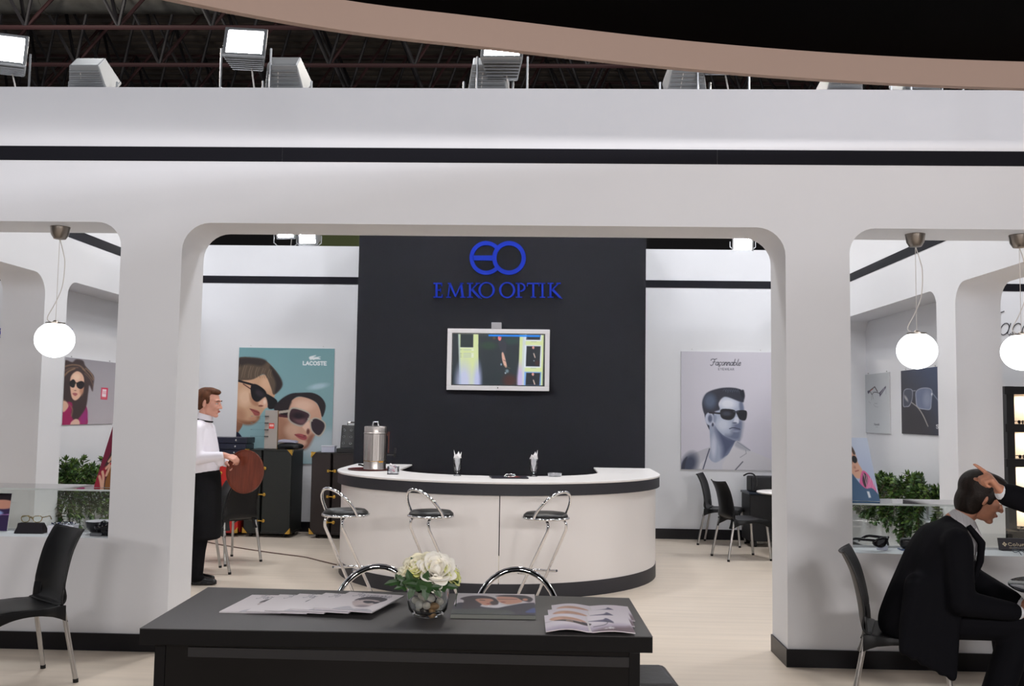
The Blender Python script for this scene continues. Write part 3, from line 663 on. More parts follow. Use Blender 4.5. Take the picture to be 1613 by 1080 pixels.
# luggage at the right of the back wall
t = thing('wheeled_case', 'black wheeled sample cabinet behind the chairs at the right', 'case', (2.80, 12.12, 0), rd(3))
m = MB(); m.bb((-.26, -.2, .07), (.3, .2, .64)); m.build('body', mat('black_textile', (22, 22, 26), .6, bump=.1, bscale=200), t, bevel=.012)
m = MB(); m.bb((-.27, -.21, .64), (.31, .21, .665)); m.build('lid', mat('petrol_edge', (28, 38, 52), .35), t, bevel=.004)
for sx, r in ((-.2, .055), (.25, .055), (-.2, .055), (.25, .055)):
    pass
for sx in (-.19, .24):
    for sy in (-.15, .15):
        m = MB(); m.tube([(sx-.016, sy, .05), (sx+.016, sy, .05)], .05, 16); m.build('castor', RUB, t, smooth=40)
t = thing('shoulder_bag', 'black shoulder bag with a strap lying on the wheeled cabinet', 'bag', (2.82, 12.12, .666), rd(3))
m = MB(); m.bb((-.24, -.12, 0), (.26, .12, .19)); m.build('body', mat('black_textile', (22, 22, 26), .6), t, bevel=.02, seg=3)
m = MB(); m.tube(smoothpath([(-.2, -.13, .03), (-.17, -.135, .12), (-.2, -.10, .21), (-.25, -.02, .22), (-.30, .02, .19)], 5), .010, 8); m.build('strap', VINYL, t)
# loose cable on the floor
t = thing('floor_cable', 'thin brown cable lying across the floor left of the bar', 'cable', (-3.95, 11.35, 0))
pts = [onZ(x, y, .006) - Vector((-3.95, 11.35, 0)) for x, y in [(325, 853), (345, 857), (380, 863), (420, 869), (450, 873), (480, 877), (505, 883), (530, 889)]]
m = MB(); m.tube(smoothpath(pts, 5), .006, 6); m.build('cord', mat('brown_flex', (95, 70, 62), .5), t)

# ---------------------------------------------------------------- monitor and sign on the tower
PY = 10.785+.0; PYf = 10.8
a = onY(705, 517, 10.70); b = onY(865, 616, 10.70); cx = (a.x+b.x)/2; cz = (a.z+b.z)/2; tw = b.x-a.x; th = a.z-b.z
t = thing('wall_monitor', 'white framed flat screen hung on the charcoal tower below the blue sign', 'monitor', (cx, 10.70, cz))
FRM = mat('silver_white_plastic', (216, 214, 216), .4); BLK = mat('screen_bezel', (8, 8, 10), .25)
bw = .045*tw
m = MB(); Hh = th/2; Ww = tw/2
m.bb((-Ww, 0, Hh-.075*th*.95), (Ww, .045, Hh)); m.bb((-Ww, 0, -Hh), (Ww, .045, -Hh+.075*th)); m.bb((-Ww, 0, -Hh+.075*th), (-Ww+bw, .045, Hh-.07*th)); m.bb((Ww-bw, 0, -Hh+.075*th), (Ww, .045, Hh-.07*th))
m.build('frame', FRM, t, bevel=.004)
m = MB(); m.bb((-Ww+bw, .012, -Hh+.075*th), (Ww-bw, .04, Hh-.07*th)); m.build('bezel', BLK, t)
m = MB(); m.bb((-.3, .045, -.2), (.3, .099, .2)); m.build('wall_mount', BLK, t)
m = MB(); m.lathe([(.008, 0), (.008, .004), (1e-4, .006)], 12, Matrix.Translation((0, 0, -Hh+.03)) @ Matrix.Rotation(PI/2, 4, 'X')); m.build('power_button', BLK, t)
P = Paint(190, 104, 130, 160, 1480, 918, (34, 44, 50))
YEL = (205, 216, 158)
P.poly([(205, 160), (505, 160), (520, 918), (240, 918)], YEL, smooth=False); P.ell(300, 880, 110, 260, (186, 190, 225), 1.0, op=.9); P.ell(500, 880, 60, 260, (180, 185, 228), 1.0, op=.9)
P.poly([(205, 160), (225, 160), (262, 918), (240, 918)], (150, 170, 200), smooth=False, op=.6); P.poly([(238, 160), (430, 160), (432, 362), (240, 362)], (34, 44, 48), smooth=False); P.line([(236, 368), (440, 368)], 8, (225, 232, 215))
for yy in (398, 455, 480, 505): P.line([(238, yy), (262, yy)], 6, (130, 140, 130)); P.line([(290, yy), (400, yy)], 7, (160, 170, 190)); P.line([(412, yy), (436, yy)], 12, (232, 236, 235))
P.ell(660, 330, 120, 60, (36, 60, 48), .8); P.ell(1000, 260, 110, 50, (34, 58, 56), .8); P.ell(980, 850, 100, 90, (66, 36, 34), .8)
P.poly([(1120, 160), (1475, 160), (1465, 918), (1105, 918)], YEL, smooth=False); P.poly([(1165, 160), (1210, 160), (1200, 918), (1150, 918)], (196, 205, 215), smooth=False, op=.8); P.ell(1130, 850, 40, 240, (190, 175, 215), .9)
for y0, y1 in ((160, 235), (330, 635), (730, 918)):
    P.poly([(1195, y0-14), (1445, y0-14), (1440, y1+18), (1190, y1+18)], (215, 222, 232) if y0 < 700 else (120, 165, 225), smooth=False); P.poly([(1222, y0), (1430, y0), (1420, y1), (1214, y1)], (28, 34, 42), smooth=False)
    if y0 > 300: P.ell(1322, y0+22, 16, 22, (215, 150, 140)); P.line([(1330, y0+110), (1350, y0+170)], 14, (205, 180, 170)); P.ell(1335, y0+220, 9, 8, (150, 170, 180)); P.ell(1380, y0+250, 34, 40, (56, 36, 36), .9)
for yy in (265, 662): P.line([(1290, yy), (1365, yy)], 7, (150, 160, 150))
P.poly([(810, 250), (880, 250), (925, 320), (900, 440), (850, 420), (815, 340)], (44, 50, 60), soft=8); P.ell(822, 215, 24, 40, (228, 132, 128)); P.ell(828, 198, 14, 12, (190, 60, 70)); P.ell(740, 215, 22, 20, (84, 66, 50), .8)
P.poly([(855, 445), (885, 445), (935, 635), (905, 645), (870, 560)], (206, 160, 142)); P.line([(885, 545), (915, 560)], 10, (110, 80, 75)); P.ell(850, 610, 12, 16, (130, 150, 170)); P.ell(940, 710, 24, 26, (110, 130, 140), .9); P.ell(915, 740, 12, 10, (170, 185, 195)); P.line([(880, 620), (985, 670)], 6, (96, 90, 70))
P.poly([(655, 164), (1420, 164), (1420, 192), (655, 190)], (0, 130, 240), smooth=False)
P.mesh('screen', lambda u, v: (-Ww+bw+.012+(2*Ww-2*bw-.024)*u, .0105, Hh-.07*th-.012-(2*Hh-.145*th-.024)*v), printmat('screen_picture', .5, 1.0, .1), t)
t = thing('screen_sensor', 'small grey box standing on top of the flat screen', 'sensor', (0, 0, 0))
a = onY(774, 509, 10.71); b = onY(790, 517, 10.71); t.location = ((a.x+b.x)/2, 10.70, cz+Hh)
m = MB(); m.bb((-.057, .0, .001), (.057, .06, .075)); m.build('housing', mat('grey_plastic', (160, 158, 162), .5), t, bevel=.004)

BLUE = mat('blue_letters', (6, 44, 172), .55, spec=.2)
PB = lambda u, v, t: tuple(onY(540+u/3.176, 340+v/3.176, PYf)+Vector((0, -t, 0)))
def E_rel(o, org):
    for v in o.data.vertices: v.co = v.co-Vector(org)
t = thing('company_sign', 'blue raised company sign with linked rings and serif capitals on the charcoal tower', 'sign'); org = PB(775, 290, 0); t.location = org
SIGN = []
def letter(nm, polys, holes=()):
    if nm.startswith('letter'): SIGN.append((nm, polys, 1034))
    m = MB()
    for q in polys: m.prism(q[0], q[1] if len(q) > 1 else [], .0, .035, PB)
    o = m.build(nm, BLUE, t, smooth=30); E_rel(o, org); return o
def bar2(x0, y0, x1, y1, w0, w1=None):
    w1 = w0 if w1 is None else w1; d = math.hypot(x1-x0, y1-y0); nx, ny = -(y1-y0)/d, (x1-x0)/d
    return ([(x0+nx*w0/2, y0+ny*w0/2), (x1+nx*w1/2, y1+ny*w1/2), (x1-nx*w1/2, y1-ny*w1/2), (x0-nx*w0/2, y0-ny*w0/2)],)
def box2(x0, y0, x1, y1): return ([(x0, y0), (x1, y0), (x1, y1), (x0, y1)],)
def annul(cx, cy, rx, ry, tx, ty, a0=0, a1=360, n=48): return (arc((cx, cy), rx, ry, a0, a1, n)+arc((cx, cy), rx-tx, ry-ty, a1, a0, n),)
def ringp(cx, cy, rx, ry, tx, ty): return (arc((cx, cy), rx, ry, 0, 352, 45), [arc((cx, cy), rx-tx, ry-ty, 0, 352, 45)])
letter('emblem_ring', [ringp(832, 212, 84, 84, 21, 21)])
letter('emblem_ring', [annul(718, 212, 83, 84, 20, 20, 47, 313), box2(652, 200, 752, 224)])
def cE(x):   return [box2(x+10, 336, x+20, 410), box2(x, 336, x+42, 342), box2(x, 404, x+46, 410), box2(x+15, 369, x+36, 375), box2(x+38, 336, x+43, 352), box2(x+41, 394, x+46, 410), box2(x+33, 363, x+37, 381)]
def cO(x, w): return [(arc((x+w/2, 372), w/2, 40, 0, 352, 40), [arc((x+w/2, 372), w/2-11, 34, 0, 352, 40)])]
def cK(x):   return [box2(x+10, 336, x+20, 410), box2(x, 336, x+30, 341), box2(x, 405, x+30, 410), bar2(x+18, 376, x+54, 339, 5), bar2(x+24, 368, x+63, 410, 11), box2(x+44, 336, x+66, 341), bar2(x+58, 407, x+74, 414, 6, 2)]
letter('letter_e', cE(455))
letter('letter_m', [bar2(536, 338, 528, 408, 5), bar2(536, 338, 565, 404, 11, 8), bar2(565, 406, 594, 338, 5), bar2(592, 338, 601, 408, 11), box2(518, 405, 542, 410), box2(588, 405, 614, 410), box2(526, 336, 542, 341), box2(588, 336, 604, 341)])
letter('letter_k', cK(622)); letter('letter_o', cO(679, 82)); letter('letter_o', cO(782, 81))
letter('letter_p', [box2(875, 336, 885, 410), box2(865, 336, 890, 341), box2(865, 405, 897, 410), (arc((888, 358), 26, 22, -90, 90, 20)+arc((888, 358), 17, 16.5, 90, -90, 20),)])
letter('letter_t', [box2(948, 338, 958, 410), box2(921, 336, 984, 342), box2(940, 405, 967, 410), box2(921, 336, 926, 352), box2(979, 336, 984, 352)])
letter('letter_i', [box2(994, 336, 1004, 410), box2(985, 336, 1013, 341), box2(985, 405, 1013, 410)]); letter('letter_k', cK(1024))

def small_sign(corner, udir, h, lab, chars):
    # partial copies of the blue sign whose ends show beside the left opening
    t = thing('company_sign', lab, 'sign', corner)
    u = Vector(udir); n = u.cross(Vector((0, 0, 1)))
    for nm, polys, x0 in chars:
        m = MB()
        for q in polys: m.prism(q[0], q[1] if len(q) > 1 else [], 0.002, .03, lambda a, b, c: tuple(u*((a-x0)*h/75)+Vector((0, 0, (410-b)*h/75))+n*c))
        m.build(nm, BLUE, t)
p = onX(106.5, 523, -5.15); small_sign((-5.15, p.y, p.z-.03), (0, 1, 0), .068, 'small blue lettered sign on the left niche wall, behind the globe pendant', SIGN)
p = onY(-2, 532, Y3); small_sign((p.x, Y3, p.z), (1, 0, 0), .13, 'blue lettered sign on the back wall at the extreme left edge', SIGN)
# ---------------------------------------------------------------- posters
PRN = printmat('print', .4, 0, .25); BOARD = mat('poster_board', (226, 226, 228), .5)
def croc(P, x, y, s, col):   # small reptile emblem of the polo brand: open jaw to the right, tail curled over
    q = lambda L: [(x+a*s, y+b*s) for a, b in L]
    P.poly(q([(0, 20), (4, 8), (20, 1), (58, -8), (62, -4), (48, 6), (40, 12), (60, 10), (98, 4), (102, 9), (84, 15), (102, 24), (100, 30), (62, 30), (40, 38), (34, 33), (18, 36), (12, 40), (8, 32)]), col)
def poster_face_pair():
    P = Paint(190, 240, 42, 40, 908, 1146, (130, 168, 174)); P.grad((118, 160, 166), (150, 184, 190), (400, 40), (500, 1000))
    P.ell(820, 1000, 210, 130, (196, 208, 216), .9, op=.85); P.ell(880, 900, 90, 90, (188, 204, 212), .9, op=.7); P.ell(770, 405, 85, 26, (176, 204, 214), .9, -.2)
    SK = (205, 163, 132)
    P.poly([(20, 720), (95, 770), (70, 840), (20, 900)], (140, 96, 74)); P.poly([(15, 895), (55, 855), (110, 930), (115, 1010), (90, 1146), (15, 1146)], (24, 27, 52)); P.poly([(70, 930), (90, 905), (112, 960), (95, 1000)], (200, 205, 215))
    P.poly([(20, 380), (90, 330), (200, 325), (280, 300), (345, 360), (385, 470), (335, 600), (300, 620), (255, 690), (240, 730), (190, 772), (110, 775), (35, 735), (10, 600)], SK)
    P.poly([(35, 735), (90, 740), (170, 745), (235, 700), (245, 725), (190, 778), (110, 782)], (128, 84, 62), soft=14, op=.85); P.ell(110, 520, 60, 80, (226, 190, 162), .8); P.ell(60, 700, 60, 70, (168, 118, 92), .9, op=.6); P.ell(300, 390, 50, 60, (222, 180, 150), .9)
    P.poly([(150, 480), (175, 520), (215, 560), (240, 590), (205, 600), (160, 560)], (170, 118, 92), soft=10, op=.7)
    P.poly([(30, 150), (180, 138), (280, 160), (365, 240), (425, 330), (442, 410), (372, 492), (345, 430), (300, 322), (262, 296), (180, 345), (90, 356), (30, 345)], (92, 78, 66), soft=4)
    P.poly([(30, 150), (180, 138), (290, 165), (250, 215), (120, 200), (30, 230)], (46, 40, 40), soft=14, op=.85); P.poly([(330, 215), (425, 330), (440, 410), (380, 480), (385, 380), (350, 290)], (40, 34, 36), soft=12, op=.9)
    for i in range(16):
        x = 60+i*19; P.line([(x, 205+i*3), (x-16, 270+i*2), (x-30+i*2, 330)], 5, [(134, 116, 98), (70, 60, 52), (150, 132, 112)][i % 3], True, op=.55)
    P.line([(30, 358), (110, 380), (190, 402)], 20, (26, 22, 26)); P.line([(90, 392), (160, 440)], 9, (80, 40, 38))
    P.poly([(160, 408), (205, 392), (280, 440), (305, 490), (270, 535), (216, 562), (170, 515)], (24, 21, 26)); P.poly([(295, 488), (340, 500), (404, 552), (380, 618), (330, 626), (308, 570)], (22, 20, 25)); P.line([(265, 470), (330, 505)], 14, (26, 23, 28)); P.ell(240, 480, 40, 26, (48, 42, 50), .9, .6)
    P.poly([(235, 575), (268, 530), (300, 520), (318, 590), (300, 622), (250, 608)], (224, 178, 152), soft=5); P.ell(255, 600, 22, 9, (120, 70, 58), .6); P.ell(290, 560, 14, 24, (244, 214, 196), .9)
    P.poly([(158, 628), (215, 640), (246, 660), (244, 690), (205, 692), (185, 665)], (160, 84, 80)); P.line([(158, 630), (205, 652), (245, 668)], 5, (96, 44, 44)); P.ell(190, 725, 40, 18, (196, 146, 118), .9)
    # second head
    P.poly([(376, 620), (430, 540), (520, 480), (620, 468), (720, 468), (800, 510), (842, 590), (818, 695), (795, 660), (765, 570), (690, 530), (590, 505), (530, 560), (505, 640), (430, 680)], (36, 31, 36), soft=4)
    S2 = (214, 168, 144)
    P.poly([(500, 640), (530, 550), (600, 508), (700, 528), (770, 582), (806, 690), (800, 800), (745, 885), (700, 960), (665, 1000), (560, 980), (430, 920), (405, 760), (425, 660)], S2)
    P.poly([(405, 700), (500, 730), (520, 850), (480, 960), (400, 920)], (176, 126, 102), soft=30, op=.8); P.ell(640, 590, 90, 50, (232, 194, 172), .9); P.ell(540, 830, 60, 60, (226, 184, 160), .9); P.poly([(700, 880), (745, 875), (700, 985), (640, 1010)], (140, 92, 78), soft=16, op=.8)
    P.poly([(376, 620), (440, 560), (530, 545), (505, 630), (500, 700), (430, 680)], (40, 32, 36), soft=10)
    P.line([(405, 662), (510, 645)], 24, (186, 176, 164)); P.line([(420, 690), (505, 700)], 22, (84, 44, 52))
    for q, c in (([(510, 640), (560, 608), (690, 652), (702, 710), (645, 790), (560, 775), (506, 725)], (192, 182, 168)), ([(524, 648), (562, 622), (682, 662), (690, 708), (640, 774), (565, 760), (520, 718)], (66, 46, 54)),
                 ([(712, 725), (760, 702), (838, 745), (845, 812), (795, 886), (728, 845), (704, 780)], (196, 186, 172)), ([(722, 733), (762, 714), (828, 752), (834, 808), (790, 872), (736, 836), (716, 780)], (52, 42, 50))): P.poly(q, c)
    P.ell(610, 730, 60, 34, (112, 78, 84), .9, .5); P.ell(600, 690, 50, 30, (36, 28, 36), .9); P.line([(690, 715), (722, 735)], 14, (192, 182, 168))
    P.poly([(640, 790), (690, 740), (706, 800), (690, 850), (650, 812)], (238, 200, 180), soft=6); P.ell(690, 838, 14, 26, (110, 64, 58), .8)
    P.poly([(570, 868), (630, 862), (682, 888), (665, 922), (615, 908)], (176, 88, 92)); P.line([(570, 870), (625, 888), (672, 900)], 5, (110, 46, 52)); P.ell(660, 880, 14, 7, (120, 60, 62), .8); P.ell(640, 950, 40, 26, (222, 180, 158), .9)
    croc(P, 678, 114, 1.02, (238, 242, 244)); ws, ww = words('LACOSTE', .22); s = 208/ww/1.0
    P.text(ws, 628, 200, min(s, 33), 9.5, (240, 244, 246)) if s <= 33 else P.text([[(p[0]*s/33, p[1]) for p in q] for q in ws], 628, 200, 33, 9.5, (240, 244, 246))
    return P
def poster_suit():
    P = Paint(190, 250, 42, 40, 815, 1058, (206, 203, 214)); P.grad((200, 198, 208), (214, 210, 222), (100, 100), (700, 900))
    P.ell(800, 800, 260, 320, (196, 194, 206), .9, op=.6)
    P.poly([(245, 570), (252, 640), (285, 718), (300, 690), (290, 600)], (42, 45, 60)); P.poly([(285, 640), (345, 690), (440, 780), (525, 795), (450, 920), (345, 1000), (275, 960), (292, 850)], (158, 166, 188)); P.poly([(340, 700), (440, 775), (530, 795), (470, 880), (400, 960), (390, 860)], (66, 74, 102), soft=26, op=.85); P.ell(320, 860, 22, 90, (196, 200, 216), .9)
    P.poly([(365, 520), (400, 435), (470, 440), (562, 480), (578, 550), (563, 640), (560, 710), (540, 792), (500, 805), (450, 785), (395, 755), (340, 690), (315, 600)], (172, 180, 200)); P.ell(440, 490, 70, 44, (220, 223, 234), .9); P.ell(400, 670, 50, 50, (198, 204, 218), .9); P.poly([(500, 640), (565, 640), (560, 720), (540, 795), (480, 800), (420, 765), (470, 745)], (82, 90, 116), soft=22, op=.75); P.poly([(540, 480), (565, 470), (578, 550), (545, 545)], (92, 100, 126), soft=8, op=.8)
    P.poly([(228, 540), (224, 470), (260, 400), (340, 365), (430, 350), (530, 358), (583, 400), (580, 455), (560, 475), (440, 432), (395, 440), (362, 490), (372, 540), (330, 560), (318, 600), (285, 578), (250, 592)], (44, 47, 60), soft=5)
    P.ell(290, 470, 50, 60, (84, 96, 118), .9); 
    for i in range(9): P.line([(400+i*20, 380+((i*7) % 5)*4), (412+i*19, 365), (430+i*17, 385)], 5, (88, 94, 110), True, op=.6)
    P.poly([(540, 365), (560, 372), (575, 368), (584, 400), (578, 440), (555, 420)], (30, 33, 44), soft=5)
    P.ell(285, 622, 38, 56, (188, 194, 212), .2); P.ell(290, 620, 18, 32, (84, 92, 116), .7); P.ell(312, 672, 8, 16, (50, 54, 72), .6); P.poly([(318, 590), (345, 600), (335, 650), (318, 640)], (128, 138, 162), soft=8, op=.8)
    P.line([(285, 568), (380, 574)], 15, (30, 31, 40)); P.poly([(375, 562), (400, 534), (500, 545), (500, 598), (460, 630), (392, 616)], (24, 25, 33)); P.poly([(515, 550), (592, 545), (605, 578), (590, 630), (545, 624), (524, 590)], (26, 27, 35)); P.line([(490, 556), (530, 556)], 9, (60, 64, 78)); P.ell(430, 575, 40, 20, (58, 62, 76), .9)
    P.poly([(488, 655), (505, 605), (530, 610), (535, 650), (515, 662)], (206, 210, 224), soft=5); P.ell(500, 654, 20, 7, (86, 94, 118), .7); P.line([(455, 705), (490, 695), (545, 708)], 8, (56, 60, 82), True); P.ell(505, 725, 36, 9, (140, 148, 172), .8)
    P.poly([(46, 1070), (60, 990), (100, 945), (270, 872), (292, 885), (228, 1070)], (186, 185, 194)); P.ell(115, 1010, 60, 90, (66, 72, 92), .9, .4); P.poly([(44, 1070), (56, 995), (95, 950), (80, 1010), (70, 1070)], (50, 54, 70), soft=6)
    P.poly([(232, 1070), (262, 950), (300, 985), (345, 1000), (440, 930), (480, 860), (522, 806), (620, 885), (780, 950), (825, 985), (825, 1070)], (204, 202, 208)); P.poly([(262, 950), (300, 985), (350, 995), (430, 940), (395, 1010), (380, 1070), (225, 1070)], (196, 196, 206), soft=8)
    P.line([(285, 880), (262, 950), (228, 1062)], 9, (56, 60, 84)); P.line([(520, 815), (630, 888)], 7, (120, 124, 140)); P.line([(592, 885), (597, 915), (545, 950)], 4, (120, 122, 134)); P.line([(568, 985), (500, 1062)], 8, (66, 68, 82)); P.poly([(500, 850), (525, 812), (625, 888), (560, 880)], (150, 152, 166), soft=10, op=.7)
    sw, wd = script_word(); P.text(sw, 298, 158, 270/(wd+.55), 5.2, (44, 44, 56), .3); ws, ww = words('EYEWEAR', .35); P.text(ws, 360, 200, 134/ww, 3.2, (96, 96, 110))
    return P
def poster_woman():
    P = Paint(110, 150, 85, 45, 745, 1022, (166, 161, 168)); P.grad((150, 147, 154), (178, 172, 178), (300, 60), (600, 950))
    P.poly([(60, 830), (110, 700), (200, 660), (290, 640), (340, 700), (380, 780), (390, 900), (370, 1040), (60, 1040)], (150, 26, 84)); P.ell(340, 900, 50, 120, (150, 44, 128), .9, op=.7); P.ell(270, 760, 40, 110, (178, 30, 62), .9)
    P.poly([(60, 130), (170, 110), (215, 62), (300, 70), (330, 140), (400, 220), (452, 300), (448, 440), (440, 520), (395, 430), (385, 560), (360, 780), (250, 960), (190, 880), (190, 700), (60, 640)], (56, 42, 42), soft=10)
    for i, q in enumerate([[(70, 190), (160, 150), (260, 150), (330, 210)], [(70, 260), (150, 200), (240, 180)], [(80, 320), (130, 250), (200, 200)], [(300, 190), (380, 270), (440, 350)], [(330, 260), (400, 330), (445, 430)], [(340, 180), (410, 250), (450, 330)], [(90, 660), (150, 720), (200, 800), (190, 900)]]):
        P.line(q, 22 if i < 3 else 15, [(140, 112, 88), (112, 88, 72), (158, 128, 98)][i % 3], True, op=.75, soft=10)
    P.poly([(155, 400), (170, 300), (230, 235), (290, 260), (325, 340), (325, 470), (295, 590), (250, 655), (210, 660), (175, 590)], (222, 178, 154), soft=6); P.ell(300, 500, 26, 80, (188, 136, 110), .9); P.ell(230, 320, 46, 50, (234, 200, 176), .9)
    P.poly([(150, 400), (190, 358), (222, 395), (212, 465), (185, 480), (152, 450)], (16, 14, 20)); P.poly([(235, 410), (290, 375), (330, 400), (325, 460), (290, 495), (245, 470)], (18, 15, 22)); P.line([(205, 405), (255, 408)], 12, (16, 14, 20))
    P.ell(222, 520, 14, 8, (150, 100, 84), .8); P.line([(222, 430), (214, 510)], 8, (236, 204, 182), op=.7); P.poly([(190, 568), (222, 555), (252, 570), (225, 602)], (168, 88, 92)); P.line([(190, 572), (252, 572)], 4, (110, 50, 56))
    P.poly([(70, 690), (120, 690), (150, 760), (90, 840)], (214, 172, 150), soft=6); P.poly([(190, 985), (240, 940), (285, 960), (292, 1030), (190, 1030)], (218, 180, 162), soft=5)
    P.poly([(558, 455), (652, 455), (646, 640), (555, 638)], (204, 40, 78), smooth=False); P.poly([(574, 478), (632, 480), (628, 600), (570, 598)], (238, 222, 228), smooth=False)
    for k in range(3): P.line([(584, 510+k*18), (624, 511+k*18)], 8, (214, 120, 140))
    P.line([(570, 615), (634, 617)], 6, (226, 160, 150))
    return P
def poster_frames_pale():
    P = Paint(80, 130, 100, 150, 560, 940, (190, 194, 198)); P.grad((184, 188, 192), (198, 202, 206), (300, 150), (300, 940))
    P.line([(155, 390), (290, 325), (340, 390)], 14, (64, 44, 52)); P.line([(165, 395), (255, 352)], 8, (170, 70, 60)); P.poly([(150, 375), (195, 372), (190, 395), (160, 412)], (52, 44, 70)); P.line([(205, 388), (235, 425), (265, 400), (310, 398), (375, 415)], 9, (46, 42, 52), True)
    P.poly([(372, 410), (495, 325), (500, 345), (385, 462)], (56, 46, 72), smooth=False); P.line([(400, 420), (470, 355)], 6, (200, 200, 205)); P.line([(495, 345), (496, 425)], 5, (140, 144, 152)); P.line([(232, 425), (225, 500)], 5, (110, 112, 120)); P.line([(245, 430), (262, 490)], 5, (110, 112, 120)); P.line([(262, 560), (300, 590), (350, 595)], 4, (140, 144, 150), True); P.line([(165, 515), (210, 545)], 4, (140, 144, 150)); P.line([(280, 545), (330, 548)], 5, (120, 122, 130))
    sw, wd = script_word(); P.text(sw, 268, 835, 100/wd, 4.5, (110, 112, 122), .3); P.line([(290, 858), (342, 862)], 3, (140, 142, 150))
    return P
def poster_frames_dark():
    P = Paint(90, 130, 690, 60, 1200, 962, (54, 52, 58)); P.grad((48, 46, 52), (60, 72, 100), (800, 600), (1250, 350)); P.ell(800, 800, 260, 240, (46, 42, 46), 1.0, op=.7)
    P.poly([(895, 370), (960, 328), (1050, 328), (1105, 370), (1095, 500), (1082, 615), (1010, 622), (910, 590), (890, 470)], (160, 164, 178)); P.poly([(903, 376), (960, 338), (1048, 338), (1096, 374), (1086, 500), (1074, 606), (1010, 612), (918, 582), (900, 470)], (104, 114, 140)); P.ell(1040, 480, 50, 110, (132, 140, 162), .9)
    P.poly([(720, 380), (745, 330), (790, 322), (850, 350), (845, 480), (805, 570), (760, 580), (715, 565)], (150, 152, 164)); P.poly([(728, 385), (750, 340), (790, 331), (842, 356), (837, 480), (798, 560), (760, 570), (724, 558)], (66, 70, 84)); P.ell(760, 460, 16, 50, (160, 158, 160), .9, -.5)
    P.line([(845, 358), (890, 358)], 9, (150, 152, 160)); P.line([(835, 520), (920, 595), (985, 700), (1045, 845)], 13, (150, 146, 142), True); P.line([(1105, 400), (1200, 540)], 12, (120, 128, 146)); P.ell(1100, 418, 9, 18, (210, 212, 218), .8)
    ws, ww = words('SM', .25); P.text(ws, 1148, 868, 46, 8, (226, 226, 230))
    return P
def poster(nm, lab, o, ux, w, h, P, cat='poster'):
    # o: top left corner, ux: unit vector to the right as seen by the viewer
    t = thing(nm, lab, cat, o); ux = Vector(ux); n = ux.cross(Vector((0, 0, 1)))
    q = lambda u, v, k: tuple(ux*(w*u)+Vector((0, 0, -h*v))+n*k)
    m = MB(); m.hexa([q(0, 1, .001), q(1, 1, .001), q(1, 1, .011), q(0, 1, .011), q(0, 0, .001), q(1, 0, .001), q(1, 0, .011), q(0, 0, .011)]); m.build('board', BOARD, t)
    P.mesh('picture', lambda u, v: q(u, v, .0118), PRN, t)
    for u in (.12, .88):
        m = MB(); m.tube([q(u, -.018, .0), q(u, -.018, .012)], .006, 8); m.build('nail', SATIN, t)
    return t
a = onY(377, 547, Y3-.01); b = onY(522, 731, Y3-.01); poster('wall_poster', 'large poster of two tilted faces in sunglasses on a pale blue sky', (a.x, Y3, a.z), (1, 0, 0), b.x-a.x, a.z-b.z, poster_face_pair())
a = onY(1073, 553, Y3-.01); b = onY(1216, 741, Y3-.01); poster('wall_poster', 'large grey toned poster of a man in sunglasses and pale suit, right of the bar', (a.x, Y3, a.z), (1, 0, 0), b.x-a.x, a.z-b.z, poster_suit())
a = onX(103, 562, XLo+.012); b = onX(178, 667, XLo+.012); poster('wall_poster', 'poster of a long haired woman in black sunglasses in the left niche', (XLo, a.y, a.z), (0, 1, 0), b.y-a.y, a.z-b.z, poster_woman())
a = onX(1347, 592, XRo-.012); b = onX(1402, 683, XRo-.012); a.y = min(a.y, Y3-.05); poster('wall_poster', 'pale poster with one spectacle frame in the right niche', (XRo, a.y, a.z), (0, -1, 0), a.y-b.y, a.z-b.z, poster_frames_pale())
a = onX(1419, 584, XRo-.012); b = onX(1482, 686, XRo-.012); poster('wall_poster', 'dark blue black poster with rimless spectacles in the right niche', (XRo, a.y, a.z), (0, -1, 0), a.y-b.y, a.z-b.z, poster_frames_dark())
# cursive lettering on the back wall of the right hand room
sw, wd = script_word(); INK = mat('dark_lettering', (40, 38, 48), .5)
p = onY(1549, 527, Y3); t = thing('wall_lettering', 'dark cursive lettering on the back wall seen through the right side opening', 'lettering', (p.x, Y3, p.z))
for k, st in enumerate(sw):
    m = MB(); m.tube([((q[0]+q[1]*.3)*.155, -.006, q[1]*.155) for q in st], .006, 6); m.build('stroke', INK, t)

# leaning photo cards on the glass shelves
def card_woman():
    P = Paint(60, 120, 770, 60, 1010, 605, (120, 30, 60)); P.poly([(850, 60), (1010, 60), (1010, 140), (850, 140)], (225, 222, 218), smooth=False)
    P.poly([(760, 620), (800, 450), (850, 200), (880, 90), (940, 60), (1020, 80), (1020, 620)], (66, 44, 44)); P.poly([(880, 160), (930, 110), (1000, 120), (1015, 250), (990, 340), (930, 370), (890, 330), (868, 250)], (222, 176, 148)); P.line([(868, 210), (910, 222)], 7, (30, 26, 34)); P.ell(945, 225, 34, 18, (40, 34, 44), .25); P.ell(945, 225, 27, 12, (214, 172, 150), .3); P.poly([(920, 318), (945, 305), (975, 320), (945, 336)], (190, 30, 80))
    P.poly([(880, 370), (940, 360), (1010, 400), (1010, 600), (870, 600)], (146, 92, 44)); P.poly([(930, 420), (1010, 380), (1010, 610), (920, 610)], (120, 18, 84)); P.poly([(770, 500), (830, 420), (850, 610), (760, 610)], (150, 30, 52))
    for a, b, c in [((850, 340), (885, 265), (905, 300)), ((835, 380), (870, 310), (900, 345)), ((805, 470), (830, 520), (850, 600)), ((790, 510), (815, 550), (840, 600)), ((830, 440), (860, 400), (850, 500))]: P.line([a, b, c], 22, (222, 172, 148), True)
    P.ell(858, 400, 7, 9, (190, 30, 60)); return P
